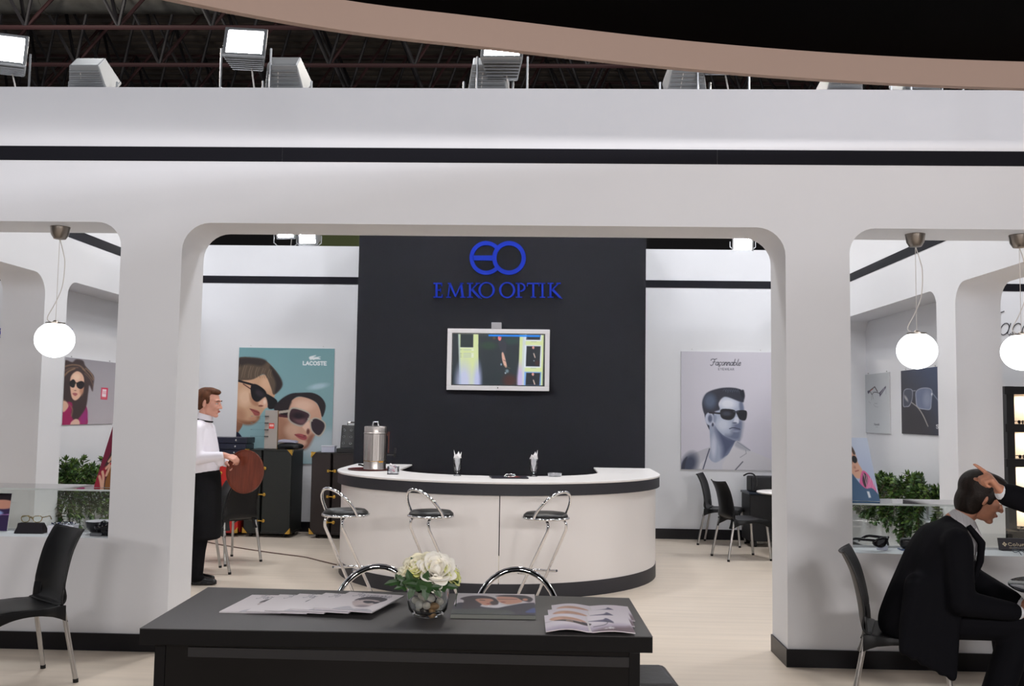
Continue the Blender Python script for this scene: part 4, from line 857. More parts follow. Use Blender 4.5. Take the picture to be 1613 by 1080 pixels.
def card_man():
    P = Paint(60, 120, 0, 35, 320, 600, (180, 196, 222)); P.grad((196, 208, 228), (170, 184, 214), (150, 40), (200, 500))
    P.poly([(-20, 60), (60, 55), (110, 90), (150, 180), (160, 260), (190, 330), (150, 400), (90, 390), (40, 330), (-20, 300)], (214, 166, 142)); P.poly([(-20, 50), (50, 50), (110, 85), (150, 170), (130, 190), (100, 130), (40, 110), (-20, 130)], (74, 58, 50))
    P.ell(62, 250, 36, 34, (22, 22, 28), .15); P.ell(128, 232, 30, 34, (22, 22, 28), .15); P.line([(80, 232), (120, 226)], 8, (22, 22, 28)); P.poly([(110, 290), (125, 300), (120, 315), (100, 310)], (188, 132, 112), soft=5); P.line([(110, 340), (150, 330)], 9, (160, 90, 84))
    P.poly([(150, 400), (200, 330), (270, 400), (320, 600), (240, 600), (140, 470)], (214, 96, 154)); P.poly([(170, 420), (205, 350), (235, 400), (190, 480)], (60, 40, 56))
    for i in range(6): P.line([(200+i*20, 360+i*12), (215+i*18, 560)], 5, (240, 190, 214))
    P.poly([(-20, 320), (60, 350), (130, 440), (190, 490), (270, 490), (320, 600), (-20, 620)], (56, 92, 128)); P.poly([(195, 515), (222, 515), (228, 568), (202, 572)], (216, 224, 232), smooth=False); return P
def card(lab, tl, bl, br, P, back, nm='photo_card'):
    tl, bl, br = Vector(tl), Vector(bl), Vector(br); tr = tl+(br-bl); t = thing(nm, lab, 'photo card', bl); n = (br-bl).cross(tl-bl).normalized()
    if n.y > 0: n = -n
    q = lambda u, v: tl+(tr-tl)*u+(bl-tl)*v-bl
    m = MB(); k = n*.004; m.hexa([q(0, 1)-k, q(1, 1)-k, q(1, 1)+k*.5, q(0, 1)+k*.5, q(0, 0)-k, q(1, 0)-k, q(1, 0)+k*.5, q(0, 0)+k*.5]); m.build('panel', BOARD, t)
    P.mesh('picture', lambda u, v: tuple(q(u, v)+n*.0028), PRN, t)
    if back:
        m = MB(); mid = q(.5, .35)-n*.004; m.hexa([mid+(br-bl)*-.12, mid+(br-bl)*.12, q(.62, 1)+Vector((0, .10, 0)), q(.38, 1)+Vector((0, .10, 0)), mid+(br-bl)*-.12+Vector((0, .006, .01)), mid+(br-bl)*.12+Vector((0, .006, .01)), q(.62, 1)+Vector((0, .107, 0.006)), q(.38, 1)+Vector((0, .107, .006))]); m.build('easel_foot', glassmat('clear_acrylic'), t)
    return t
GS = 1.048
card('leaning photo card of a woman with spectacles on the left glass shelf', (-2.990, 6.56, 1.475), (-3.065, 6.47, GS), (-2.885, 6.47, GS), card_woman(), True)
card('leaning photo card of a man in aviator sunglasses on the right glass shelf', (2.018, 6.60, 1.465), (2.065, 6.50, GS), (2.245, 6.47, GS), card_man(), True)
Pn = Paint(40, 80, 0, 0, 50, 320, (60, 44, 84)); Pn.ell(25, 40, 34, 44, (36, 26, 34)); Pn.ell(38, 95, 20, 40, (210, 150, 130)); Pn.ell(20, 170, 20, 30, (150, 170, 220)); Pn.line([(0, 190), (50, 180)], 5, (170, 120, 180))
card('upright photo card on the left sill at the edge of the photo', (-3.93, 6.60, .985), (-3.93, 6.56, ZSILL+.002), (-3.705, 6.56, ZSILL+.002), Pn, True)

# ---------------------------------------------------------------- magazines on the desk
PAPER = mat('magazine_paper', (228, 222, 226), .35); DT = .7525
def mag_cover():
    P = Paint(84, 60, 0, 0, 300, 210, (236, 229, 233)); sw, wd = script_word(); P.text(sw, 60, 46, 205/(wd+.5)/1.0, 2.6, (84, 82, 104), .3)
    P.poly([(110, 90), (125, 55), (170, 42), (240, 50), (262, 72), (250, 100), (230, 85), (170, 80), (135, 110)], (62, 56, 66)); P.poly([(135, 95), (170, 78), (235, 86), (245, 120), (225, 160), (185, 168), (150, 150), (128, 125)], (206, 190, 190)); P.poly([(165, 95), (205, 92), (225, 105), (205, 122), (172, 112)], (46, 42, 54)); P.poly([(222, 100), (248, 98), (246, 118), (228, 118)], (46, 42, 54)); P.ell(128, 108, 12, 18, (196, 180, 182)); P.ell(205, 155, 30, 14, (124, 112, 124), .9, op=.7)
    P.poly([(100, 215), (140, 165), (190, 190), (250, 180), (290, 215)], (200, 196, 204)); P.line([(200, 190), (262, 194)], 3, (150, 140, 160)); return P
mc = mag_cover()
def magazine(nm, lab, o, ux, uy, w, h, thick, z, P, grp, bendf=None, edge=PAPER):
    # o: near-left corner; ux right, uy away
    t = thing(nm, lab, 'magazine', (o[0], o[1], z), 0, grp); ux = Vector((*ux, 0)).normalized(); uy = Vector((*uy, 0)).normalized(); bf = bendf or (lambda u, v: 0)
    nu, nv = 14, 6; vs = []
    for k in (0, 1):
        for j in range(nv):
            for i in range(nu):
                u, v = i/(nu-1), j/(nv-1); p = ux*(w*u)+uy*(h*v); vs.append((p.x, p.y, bf(u, v)+k*thick))
    N = nu*nv; fs = []
    for j in range(nv-1):
        for i in range(nu-1):
            a = j*nu+i; fs += [(a, a+1, a+nu+1, a+nu), (N+a, N+a+nu, N+a+nu+1, N+a+1)]
    for i in range(nu-1): fs += [(i, N+i, N+i+1, i+1), ((nv-1)*nu+i, (nv-1)*nu+i+1, N+(nv-1)*nu+i+1, N+(nv-1)*nu+i)]
    for j in range(nv-1): a = j*nu; b = a+nu-1; fs += [(a, a+nu, N+a+nu, N+a), (b, N+b, N+b+nu, b+nu)]
    m = MB(); m.add(vs, fs); m.build('pages', edge, t)
    P.mesh('cover', lambda u, v: tuple(ux*(w*u)+uy*(h*(1-v))+Vector((0, 0, bf(u, 1-v)+thick+.0012))), PRN, t); return t
g = 'fan of magazines at the left of the desk'
corner = [(-1.337, 3.99), (-1.222, 3.985), (-1.145, 3.985), (-1.04, 3.99), (-.945, 4.0)]
ordl = ['lowest and leftmost magazine of the fan on the black desk, blue streak on its cover', 'second magazine from the left in the fan on the desk', 'middle magazine of the fan on the desk', 'fourth magazine of the fan, next under the top one', 'top magazine of the fan, its cover showing a face in sunglasses']
for k, (x, y) in enumerate(corner):
    a = rd(3-3.6*k)
    tl = .003+.0035*k
    magazine('fashion_magazine', ordl[k], (x, y), (math.cos(a-.03), math.sin(a-.03)), (.10*math.cos(0)+math.sin(-a)*.6, 1), .262 if k == 4 else .255, .37, .004, DT+.0056*k, mc, g)
def couple():
    P = Paint(110, 80, 85, 130, 1530, 520, (228, 220, 226))
    P.poly([(120, 340), (300, 320), (560, 380), (700, 400), (880, 400), (1030, 350), (1450, 300), (1530, 330), (1545, 520), (85, 520)], (40, 36, 60)); P.poly([(85, 430), (1000, 430), (1100, 520), (85, 520)], (70, 76, 76), soft=20)
    P.poly([(160, 240), (280, 195), (480, 175), (680, 190), (820, 240), (880, 325), (780, 350), (600, 330), (520, 400), (260, 420), (240, 280)], (56, 40, 54)); P.poly([(440, 250), (560, 228), (740, 240), (790, 310), (740, 350), (620, 355), (500, 300)], (222, 160, 136)); P.line([(520, 262), (620, 268)], 9, (90, 60, 60)); P.ell(690, 330, 34, 10, (190, 90, 90), .5); P.ell(780, 310, 60, 34, (76, 52, 56), .6)
    P.poly([(830, 200), (950, 178), (1180, 185), (1300, 240), (1260, 300), (1050, 335), (900, 300), (840, 250)], (226, 166, 144)); P.poly([(800, 180), (950, 155), (1250, 155), (1420, 180), (1490, 230), (1430, 285), (1300, 260), (1180, 200), (950, 185)], (54, 44, 58)); P.line([(850, 240), (1200, 235)], 8, (130, 90, 100)); P.ell(950, 295, 46, 10, (180, 96, 92), .5); P.ell(1350, 240, 50, 24, (214, 150, 128), .4)
    P.poly([(870, 300), (930, 350), (1050, 345), (1390, 290), (1250, 320), (1020, 370), (870, 400), (740, 385), (860, 350)], (238, 234, 240)); P.ell(705, 370, 16, 12, (240, 240, 244)); P.poly([(1350, 470), (1500, 390), (1530, 450), (1500, 480)], (64, 84, 150), soft=12); return P
magazine('photo_book', 'thick photo book with a couple on its cover beside the flower vase', (-.372, 3.985), (1, .03), (-.02, 1), .352, .455, .016, DT, couple(), None, edge=mat('grey_book_edge', (120, 122, 116), .5))
def frames_mag():
    P = Paint(110, 70, 130, 330, 1530, 640, (238, 230, 240)); P.poly([(130, 600), (700, 560), (1530, 500), (1540, 650), (130, 650)], (176, 160, 186), soft=40, op=.7); P.poly([(1000, 600), (1400, 550), (1500, 530), (1540, 650), (900, 650)], (108, 84, 92), soft=30, op=.8)
    P.poly([(210, 430), (300, 395), (480, 395), (700, 420), (800, 455), (760, 470), (500, 455), (300, 470)], (206, 160, 140), soft=10); P.poly([(280, 465), (480, 460), (760, 480), (880, 495), (800, 530), (600, 510)], (58, 46, 48), soft=6); P.poly([(730, 470), (870, 490), (800, 525)], (44, 34, 54)); P.ell(330, 430, 90, 26, (226, 180, 158), .8); P.line([(480, 478), (580, 486)], 14, (206, 170, 150))
    P.poly([(840, 440), (1080, 425), (1150, 392), (1250, 470), (1180, 480), (1050, 465), (920, 450)], (90, 84, 120), soft=8); P.line([(1130, 440), (1150, 480), (1080, 530), (900, 552)], 9, (60, 58, 72), True); P.line([(1100, 440), (1240, 490)], 10, (56, 54, 70)); P.line([(130, 480), (240, 470)], 5, (160, 150, 160))
    croc(P, 1130, 570, .9, (240, 238, 242)); ws, ww = words('LACOSTE', .3); P.text(ws, 1060, 606, 240/ww*.6, 6, (242, 240, 244)) ; return P
fm = frames_mag(); bend = lambda u, v: .012*abs(math.sin(PI*(u*2)))**1.2*(.6 if u > .5 else 1.0)*(1-.25*v)
for k, (x, y) in enumerate([(.052, 3.985), (.035, 3.86), (.020, 3.725)]):
    w_ = .335+.004*k; sk = .02
    magazine('open_brochure', ['rearmost of three overlapping eyewear brochures at the right of the desk', 'middle one of three overlapping eyewear brochures at the right of the desk', 'front brochure of the overlapping three, its whole spectacle picture showing'][k], (x, y), (1, .02), (-.02, 1), w_, .285, .003, DT+.0046*k+.001, fm, 'overlapping eyewear brochures', bend)
t = thing('open_magazine', 'dark magazine lying on the counter near the right napkin glass', 'magazine', (-.31, 8.80, 1.0045), rd(8))
m = MB(); m.bb((-.17, -.12, 0), (.17, .12, .012)); m.build('pages', mat('dark_cover', (34, 30, 42), .3), t, bevel=.003)
m = MB(); m.add([(-.02, -.10, .0128), (.10, -.10, .0128), (.08, .02, .0128), (0, .03, .0128)], [(0, 1, 2, 3)]); m.build('cover_picture', mat('cover_red', (150, 60, 48), .3), t)
t = thing('wire_ring', 'small chrome ring lying on the dark magazine on the counter', 'ring', (-.30, 8.82, 1.0175))
m = MB(); m.tube([(x, y, .005+.008*math.sin(k*.3)) for k, (x, y) in enumerate(arc((0, .0), .055, .05, 0, 345, 22))], .005, 6, True); m.build('wire', CHROME, t, smooth=60)
# ---------------------------------------------------------------- things on the counter
STEEL = mat('brushed_steel', (196, 190, 186), .28, 1.0); CB = 1.0035
t = thing('round_tray', 'dark red round tray under the steel urn on the counter', 'tray', (-1.74, 9.62, CB))
m = MB(); m.lathe([(1e-4, 0), (.215, 0), (.225, .012), (.22, .014), (.21, .006), (1e-4, .006)], 40); m.build('dish', mat('oxblood', (78, 26, 24), .3), t, smooth=40)
t = thing('tea_urn', 'tall ribbed steel drink urn with a tap at the left end of the counter', 'urn', (-1.69, 9.60, CB+.0066))
rib = lambda r, z0, z1: [(r, z0), (r, z1)]
m = MB(); n = 72; vs = []; fs = []
for i, (r, z) in enumerate([(.110, 0), (.114, .005), (.112, .012), (.112, .085)]):
    for k in range(n): vs.append((r*math.cos(2*PI*k/n), r*math.sin(2*PI*k/n), z))
for i in range(3):
    for k in range(n): fs.append((i*n+k, i*n+(k+1) % n, (i+1)*n+(k+1) % n, (i+1)*n+k))
m.add(vs, fs); m.build('base', STEEL, t, smooth=40)
m = MB(); vs = []; fs = []; n = 96
for z in (.088, .355):
    for k in range(n): a = 2*PI*k/n; r = .114*(1+.012*math.cos(a*24)); vs.append((r*math.cos(a), r*math.sin(a), z))
for k in range(n): fs.append((k, (k+1) % n, n+(k+1) % n, n+k))
m.add(vs, fs); m.build('body', STEEL, t, smooth=40)
m = MB(); m.lathe([(.113, .355), (.118, .358), (.118, .366), (.113, .37), (.113, .425), (.108, .432), (.03, .44), (1e-4, .44)], 48); m.build('lid', STEEL, t, smooth=40)
m = MB(); m.lathe([(.1145, .084), (.1145, .09)], 48); m.build('band', BRASS, t)
m = MB(); m.tube([(-.03, 0, .437), (-.022, 0, .478), (.022, 0, .478), (.03, 0, .437)], .008, 8); m.build('lid_handle', CHROME, t, smooth=60)
m = MB(); m.tube([(.112, 0, .15), (.205, 0, .15)], .009, 8); m.tube([(.20, 0, .165), (.20, 0, .125)], .013, 10); m.build('tap', BLK, t, smooth=60)
m = MB(); m.tube([(.20, 0, .165), (.205, 0, .215)], .012, 8); m.build('tap_lever', RUB, t, smooth=60)
m = MB(); m.tube([(.135, 0, .165), (.135, 0, .36)], .009, 8); m.tube([(.112, 0, .35), (.14, 0, .35)], .01, 8); m.tube([(.135, 0, .35), (.135, 0, .38)], .013, 8); m.build('sight_glass', mat('sight_tube', (84, 52, 46), .2, .3), t, smooth=60)
m = MB(); m.bb((.06, -.105, .075), (.10, -.085, .087)); m.build('badge', mat('amber', (210, 150, 40), .4), t)
m = MB(); m.tube([(-.11, 0, .035), (-.145, 0, .045), (-.165, .01, .045)], .009, 8); m.build('side_handle', RUB, t, smooth=60)
t = thing('sugar_cube_box', 'small square glass holder with wrapped sweets beside the urn', 'box', (-1.41, 9.02, CB))
m = MB(); s = .048; m.bb((-s, -s, 0), (s, s, .006)); 
for q in (-1, 1): m.bb((q*s-.002, -s, 0), (q*s+.002, s, .075)); m.bb((-s, q*s-.002, 0), (s, q*s+.002, .075))
m.build('glass_box', glassmat('clear_glass', (.95, .96, .97)), t)
for k in range(7):
    m = MB(); m.ell((random.uniform(-.028, .028), random.uniform(-.028, .028), .022+.011*k), (.018, .013, .012), 10, 6, (random.random()*3, random.random(), 0)); m.build('sweet', mat(['sweet_white', 'sweet_pink', 'sweet_grey'][k % 3], [(232, 226, 228), (222, 176, 184), (200, 196, 206)][k % 3], .4), t, smooth=60)
NAP = mat('white_napkin', (240, 238, 238), .7); CG = glassmat('clear_glass', (.95, .96, .97))
def napkin_glass(x, y, lab, seed):
    t = thing('napkin_glass', lab, 'glass', (x, y, CB), 0, 'footed glasses with paper napkins on the counter')
    m = MB(); m.lathe([(1e-4, 0), (.036, 0), (.036, .004), (.008, .01), (.006, .022), (.02, .032), (.033, .05), (.036, .075), (.033, .11), (.036, .15), (.041, .165), (.039, .165), (.034, .15), (.031, .11), (.033, .075), (.03, .052), (.016, .036), (1e-4, .034)], 28); m.build('goblet', CG, t, smooth=60)
    rnd = random.Random(seed)
    for k in range(6):
        a = k*1.05+rnd.random(); c, s_ = math.cos(a), math.sin(a); h = .19+.06*rnd.random(); wv = .03
        vs = [(c*.004, s_*.004, .045), (c*.012-s_*.012, s_*.012+c*.012, .10), (c*.026-s_*wv, s_*.026+c*wv, .165), (c*.036, s_*.036, h), (c*.026+s_*wv, s_*.026-c*wv, .17), (c*.012+s_*.012, s_*.012-c*.012, .10), (c*.010, s_*.010, .16)]
        m = MB(); m.add(vs, [(0, 1, 6), (1, 2, 6), (2, 3, 6), (3, 4, 6), (4, 5, 6), (5, 0, 6)]); m.build('napkin', NAP, t, solid=.0015)
napkin_glass(-.80, 8.98, 'footed glass with white paper napkins, left of the counter seam', 3); napkin_glass(-.085, 9.05, 'footed glass with white paper napkins, right of the counter seam', 8)
t = thing('glass_ashtray', 'low clear glass ashtray on the counter, right of the napkin glasses', 'ashtray', (.115, 9.10, CB))
m = MB(); m.lathe([(1e-4, 0), (.058, 0), (.066, .012), (.068, .034), (.056, .034), (.05, .014), (1e-4, .012)], 32); m.build('dish', mat('pressed_glass', (220, 222, 226), .08, trans=.7), t, smooth=50)
for k in range(3):
    m = MB(); m.ell((.02*math.cos(k*2.1), .02*math.sin(k*2.1), .022), (.018, .014, .010), 10, 6); m.build('sweet', mat('sweet_white', (232, 226, 228), .4), t, smooth=60)

# ---------------------------------------------------------------- flowers on the desk
VX, VY = -.470, 4.02
t = thing('glass_vase', 'round clear glass vase with pebbles on the black desk', 'vase', (VX, VY, .7525))
m = MB(); m.lathe([(1e-4, 0), (.050, 0), (.064, .006), (.080, .03), (.087, .07), (.088, .115), (.084, .148), (.082, .150), (.083, .115), (.082, .07), (.074, .036), (.055, .018), (1e-4, .016)], 40); m.build('bowl', mat('vase_glass', (250, 252, 252), .0, trans=1.0, ior=1.3), t, smooth=60)
PB_ = [((232, 226, 214), 'pale'), ((226, 222, 216), 'pale'), ((186, 150, 110), 'tan'), ((70, 64, 60), 'dark')]
pebs = [(.0, -.056, .050, 0, 'low in the middle, facing the viewer'), (.036, -.048, .048, 2, 'low right of the middle'), (-.036, -.048, .052, 1, 'low left of the middle'), (.058, -.010, .060, 0, 'against the right side'), (-.058, -.012, .062, 0, 'against the left side'),
        (.030, .034, .056, 3, 'behind the others at the right'), (-.030, .036, .055, 0, 'behind the others at the left'), (.018, -.050, .082, 1, 'upper right of the middle'), (-.020, -.050, .088, 0, 'upper left of the middle'), (.052, -.026, .095, 0, 'high against the right side'), (-.054, -.022, .100, 1, 'high against the left side'),
        (.000, -.020, .110, 3, 'topmost under the leaves'), (-.012, -.046, .024, 3, 'at the bottom left of the middle'), (.024, -.040, .022, 2, 'at the bottom right of the middle'), (-.040, -.010, .028, 0, 'at the bottom left'), (.042, .006, .030, 1, 'at the bottom right')]
for k, (x, y, z, c, wh) in enumerate(pebs):
    cl, nm = PB_[c]; t = thing('pebble', '%s pebble in the glass vase, %s' % (nm, wh), 'pebble', (VX+x*.85, VY+y*.85, .7525+z), 0, 'pebbles in the vase')
    m = MB(); m.ell((0, 0, 0), (.022, .017, .015), 14, 8, (random.uniform(-.6, .6), random.uniform(-.6, .6), random.random()*3)); m.build('stone', mat('pebble_%s_%d' % (nm, c), cl, .45, noise=(40, .08)), t, smooth=60)
t = thing('flower_bouquet', 'bouquet of cream white roses with ivy leaves in the glass vase', 'flowers', (VX, VY, .885))
PET = [mat('rose_cream', (252, 246, 222), .55), mat('rose_white', (254, 250, 240), .55), mat('rose_lime', (226, 228, 150), .55)]
def petal(c, ax, out, w, h, curl):
    # cupped petal rising along ax, opening toward out
    ax = Vector(ax).normalized(); out = Vector(out).normalized(); sd = ax.cross(out); vs = []; nu, nv = 6, 5
    for j in range(nv+1):
        v = j/nv; ww = w*math.sin(PI*(.18+.62*v)); r = .25*h*math.sin(v*1.4)+curl*h*v*v*v
        for i in range(nu+1):
            u = i/nu*2-1; vs.append(Vector(c)+ax*(h*(v-.08*v*u*u-.14*max(0, v-.75)*4*curl))+out*(r+h*.12-.22*w*u*u)+sd*(ww*u))
    return vs, [(j*(nu+1)+i, j*(nu+1)+i+1, (j+1)*(nu+1)+i+1, (j+1)*(nu+1)+i) for j in range(nv) for i in range(nu)]
def rose(c, ax, s, mt):
    ax = Vector(ax).normalized(); q = ax.to_track_quat('Z', 'Y').to_matrix()
    m = MB(); m.ell(Vector(c)+ax*s*.35, (s*.30, s*.30, s*.5), 12, 8, q.to_euler()); r = m.build('rose', mt, t, smooth=60)
    for ring_, (n, w, h, cu) in enumerate([(3, .46, .95, .02), (5, .60, .98, .12), (6, .72, .92, .28), (6, .76, .78, .5)]):
        for k in range(n):
            a = 2*PI*(k+.5*ring_)/n+random.uniform(-.2, .2); o = q @ Vector((math.cos(a), math.sin(a), 0))
            b = MB(); b.add(*petal(Vector(c)+o*s*(.06+.12*ring_), ax+o*(.1+.22*ring_), o, s*w, s*h, cu)); b.build('petal', mt, r, smooth=70, solid=.0012)
for (x, y, z, ax, s, k) in [(.035, -.045, .050, (.25, -.7, .8), .058, 1), (-.05, -.03, .055, (-.4, -.45, 1), .048, 0), (.005, .0, .075, (0, -.1, 1), .046, 0), (.06, .01, .06, (.7, .1, .8), .05, 1), (-.035, .04, .065, (-.3, .5, 1), .05, 0), (.03, .05, .06, (.3, .6, 1), .05, 1), (.088, -.03, .035, (.9, -.4, .6), .036, 2), (-.085, -.02, .035, (-.9, -.2, .7), .042, 0), (-.055, -.06, .02, (-.5, -.8, .5), .026, 2), (.038, -.078, .012, (.35, -1, .1), .028, 1), (-.03, -.055, .055, (-.1, -.6, .9), .032, 2)]:
    rose((x, y, z), ax, s, PET[k])
IVY = mat('ivy_green', (44, 74, 36), .35, noise=(30, .2))
def ivy(p, d, n, L, roll=0):
    d = Vector(d).normalized(); n = Vector(n); n = (n-d*n.dot(d)).normalized(); s = d.cross(n)
    out = [(0, 0), (-.12, .34), (-.05, .42), (.22, .52), (.30, .20), (.62, .22), (1, 0)]
    pts = [(a, b) for a, b in out]+[(a, -b) for a, b in out[-2:0:-1]]
    vs = [Vector(p)+d*(L*a)+s*(L*b)+n*(L*(-.12*a*a+.10*abs(b))) for a, b in pts]+[Vector(p)+d*L*.25]
    k = len(pts); b = MB(); b.add([v+Vector((v.x*.18, -.028, 0)) if v.y < -.03 else v for v in vs], [(i, (i+1) % k, k) for i in range(k)]); b.build('ivy_leaf', IVY, t, solid=.0012)
for (p, d, L) in [((-.05, -.075, .02), (-.25, -.1, 1), .055), ((-.005, -.085, .015), (.25, -.2, 1), .06), ((-.02, -.085, .01), (-.5, -.4, .2), .05), ((-.09, -.04, .02), (-.8, -.3, -.15), .06), ((-.07, -.06, .02), (-.8, -.2, .7), .045), ((.01, -.085, .005), (.8, -.3, .1), .05), ((.06, -.06, .01), (.9, -.2, -.1), .055), ((.08, -.03, .02), (.9, 0, .1), .05), ((.0, -.08, .01), (.1, -.4, -1), .06), ((.03, -.07, .005), (.5, -.4, -.8), .05), ((-.04, -.07, .005), (-.3, -.4, -.9), .055), ((-.06, .03, .03), (-.7, .5, .5), .05), ((.06, .06, .03), (.6, .7, .3), .05), ((0, .08, .03), (0, 1, .3), .05), ((-.065, -.01, .09), (-.5, 0, 1), .022), ((-.075, -.05, -.0), (-.9, -.5, -.2), .04)]:
    ivy(p, d, (0, -1, .4), L)
m = MB(); m.tube(smoothpath([(.09, -.01, .05), (.112, -.02, .035), (.124, -.02, .0), (.122, -.03, -.04), (.118, -.03, -.085)], 5), .0015, 5); m.build('tendril', IVY, t)
m = MB()
for k in range(9): a = k*.7; m.tube([(.03*math.cos(a), .03*math.sin(a), -.02), (.05*math.cos(a), .05*math.sin(a), .05)], .003, 5)
m.build('stems', IVY, t); m = MB(); m.ell((0, 0, -.01), (.07, .07, .035), 18, 8); m.build('moss', mat('dark_moss', (34, 48, 28), .9, noise=(60, .4)), t, smooth=60)

# ---------------------------------------------------------------- glass shelves and things on the sills
PANE = glassmat('shelf_glass', (.90, .93, .92), 1.6); EDGE = mat('glass_edge', (224, 232, 232), .1, trans=.3)
for x0, x1, lab in ((-4.615, -2.882, 'clear glass display case standing on the left sill'), (2.014, 3.655, 'clear glass display case standing on the right sill')):
    t = thing('glass_case', lab, 'display case', (x0, 6.33, ZSILL+.0005)); L = x1-x0; H = GS-.0015-ZSILL
    m = MB(); m.bb((0, 0.004, H-.012), (L, .385, H)); m.build('top_shelf', PANE, t)
    m = MB(); m.bb((0, .0, H-.012), (L, .004, H)); m.build('polished_edge', EDGE, t)
    m = MB(); m.bb((0, .376, 0), (L, .382, H-.012)); m.build('rear_pane', PANE, t)
def spectacles(name, lab, loc, rz, fr, lens, s=1.0, grp=None, wrap=False):
    t = thing(name, lab, 'glasses', loc, rz, grp); r = .0022*s*(2.2 if wrap else 1)
    for q in (-1, 1):
        if wrap: pts = [(q*.004, 0, .026), (q*.03, .004, .034), (q*.062, .02, .028), (q*.07, .03, .014), (q*.05, .014, 0), (q*.02, .002, .004)]
        else: pts = [(q*.01, 0, .024), (q*.02, 0, .033), (q*.046, .002, .034), (q*.056, .004, .024), (q*.05, .003, .006), (q*.03, 0, 0), (q*.013, 0, .008)]
        P_ = [Vector(p)*s for p in smoothpath(pts, 4, True)]
        m = MB(); m.tube(P_, r, 6, True); m.build('rim', fr, t, smooth=60)
        m = MB(); m.add(P_, [tuple(range(len(P_)))]); m.build('lens', lens, t)
        e = Vector((q*(.068 if wrap else .056), .006 if not wrap else .024, .026))*s
        m = MB(); m.tube(smoothpath([e, e+Vector((q*.004, .05, 0))*s, e+Vector((q*.002, .09, -.002))*s, e+Vector((-q*.004, .125, -.024))*s], 4), r*1.2, 6); m.build('temple', fr, t, smooth=60)
    m = MB(); m.tube([Vector((-.01, 0, .024))*s, Vector((0, -.002, .029))*s, Vector((.01, 0, .024))*s], r, 6); m.build('bridge', fr, t, smooth=60); return t
GLB = mat('black_frame', (16, 15, 18), .2); SMK = mat('smoke_lens', (26, 22, 26), .06); CLR = glassmat('clear_acrylic'); SIL = mat('silver_frame', (180, 180, 186), .2, 1); GOLD = mat('gold_frame', (190, 170, 120), .25, 1)
SZ = ZSILL+.0015
t = thing('glasses_stand', 'black ridged stand under wire spectacles on the left sill', 'stand', (-3.50, 6.50, SZ), rd(4))
m = MB(); m.hexa([(-.10, -.05, 0), (.10, -.05, 0), (.10, .05, 0), (-.10, .05, 0), (-.08, -.018, .07), (.08, -.018, .07), (.08, .018, .07), (-.08, .018, .07)]); m.build('block', mat('black_satin', (24, 22, 26), .3), t, bevel=.006)
m = MB(); m.add([(-.085, -.0205, .068), (.085, -.0205, .068), (.085, -.0455, .012), (-.085, -.0455, .012)], [(0, 1, 2, 3)]); m.build('face_pad', mat('black_velvet', (36, 32, 38), .9), t)
spectacles('wire_spectacles', 'thin gold wire spectacles lying on the black ridged stand', (-3.50, 6.49, SZ+.0725), rd(4), GOLD, CLR, 1.25)
t = thing('jewellery_tray', 'small white box full of silver trinkets on the left sill', 'tray', (-3.285, 6.51, SZ), rd(8))
m = MB(); m.bb((-.085, -.055, 0), (.085, .055, .058)); m.build('box', mat('white_card', (222, 222, 230), .5), t, bevel=.004)
m = MB(); m.bb((-.08, -.05, .058), (.08, .05, .0605)); m.build('liner', mat('grey_liner', (176, 178, 190), .7), t)
for k in range(12):
    x, y = -.066+.012*k, .03*math.sin(k*2.3); m = MB(); m.tube([(x+.011*math.cos(a), y+.011*math.sin(a), .066+.006*math.sin(a*2+k)) for a in np.linspace(0, 5.8, 9)], .003, 5, True); m.build('trinket', SIL if k % 3 else mat('navy_bead', (40, 44, 80), .2), t, smooth=60)
t = thing('display_bowl', 'shallow bowl, white inside and black outside, on the left sill', 'bowl', (-3.045, 6.54, SZ))
m = MB(); m.lathe([(.035, 0), (.06, .012), (.085, .04), (.095, .085), (.091, .085)], 36); m.build('outer', mat('black_gloss', (14, 14, 20), .1), t, smooth=60)
m = MB(); m.lathe([(.0915, .0855), (.08, .04), (.05, .016), (1e-4, .012)], 36); m.build('inside', mat('white_gloss', (232, 230, 240), .1), t, smooth=60)
t = thing('crumpled_pouch', 'crumpled glossy black pouch beside the bowl on the left sill', 'pouch', (-2.955, 6.44, SZ))
m = MB()
for k in range(9): m.ell((random.uniform(-.045, .035), random.uniform(-.03, .03), .02+random.random()*.055), (.035, .028, .022), 10, 6, (random.random()*2, random.random()*2, random.random()*3))
meshobj('cloth', blob(m, .006, 1), mat('black_gloss', (14, 14, 20), .1), t)
m = MB(); m.bb((-.09, -.045, 0), (-.01, .0, .02)); m.build('clasp', mat('grey_clasp', (90, 92, 96), .4), t, bevel=.003)
# right sill
t = spectacles('wrap_sunglasses', 'big black wrap sunglasses on a clear stand on the right sill', (2.285, 6.47, SZ+.028), rd(50), GLB, SMK, 1.55, None, True)
m = MB(); m.bb((-.02, .0, -.028), (.02, .06, .0)); m.build('clear_foot', mat('frosted_plastic', (205, 208, 225), .25), t)
m = MB(); m.lathe([(.007, 0), (.007, .004), (1e-4, .005)], 10, Matrix.Translation((-.096, .05, .035)) @ Matrix.Rotation(-PI/2, 4, 'Y')); m.build('emblem', GOLD, t)
t = thing('hard_case', 'rounded black spectacle case on the right sill, behind the man\'s shoulder', 'case', (2.46, 6.50, SZ+.0))
m = MB(); m.box((0, 0, .045), (.15, .06, .07)); m.build('shell', VINYL, t, smooth=50, bevel=.022, seg=4)
m = MB(); m.bb((-.08, -.04, 0), (.08, .04, .009)); m.build('stand', mat('blue_clear', (130, 150, 190), .1, trans=.5), t)
P = Paint(100, 46, 0, 0, 100, 46, (44, 40, 46)); GC = (206, 190, 160)
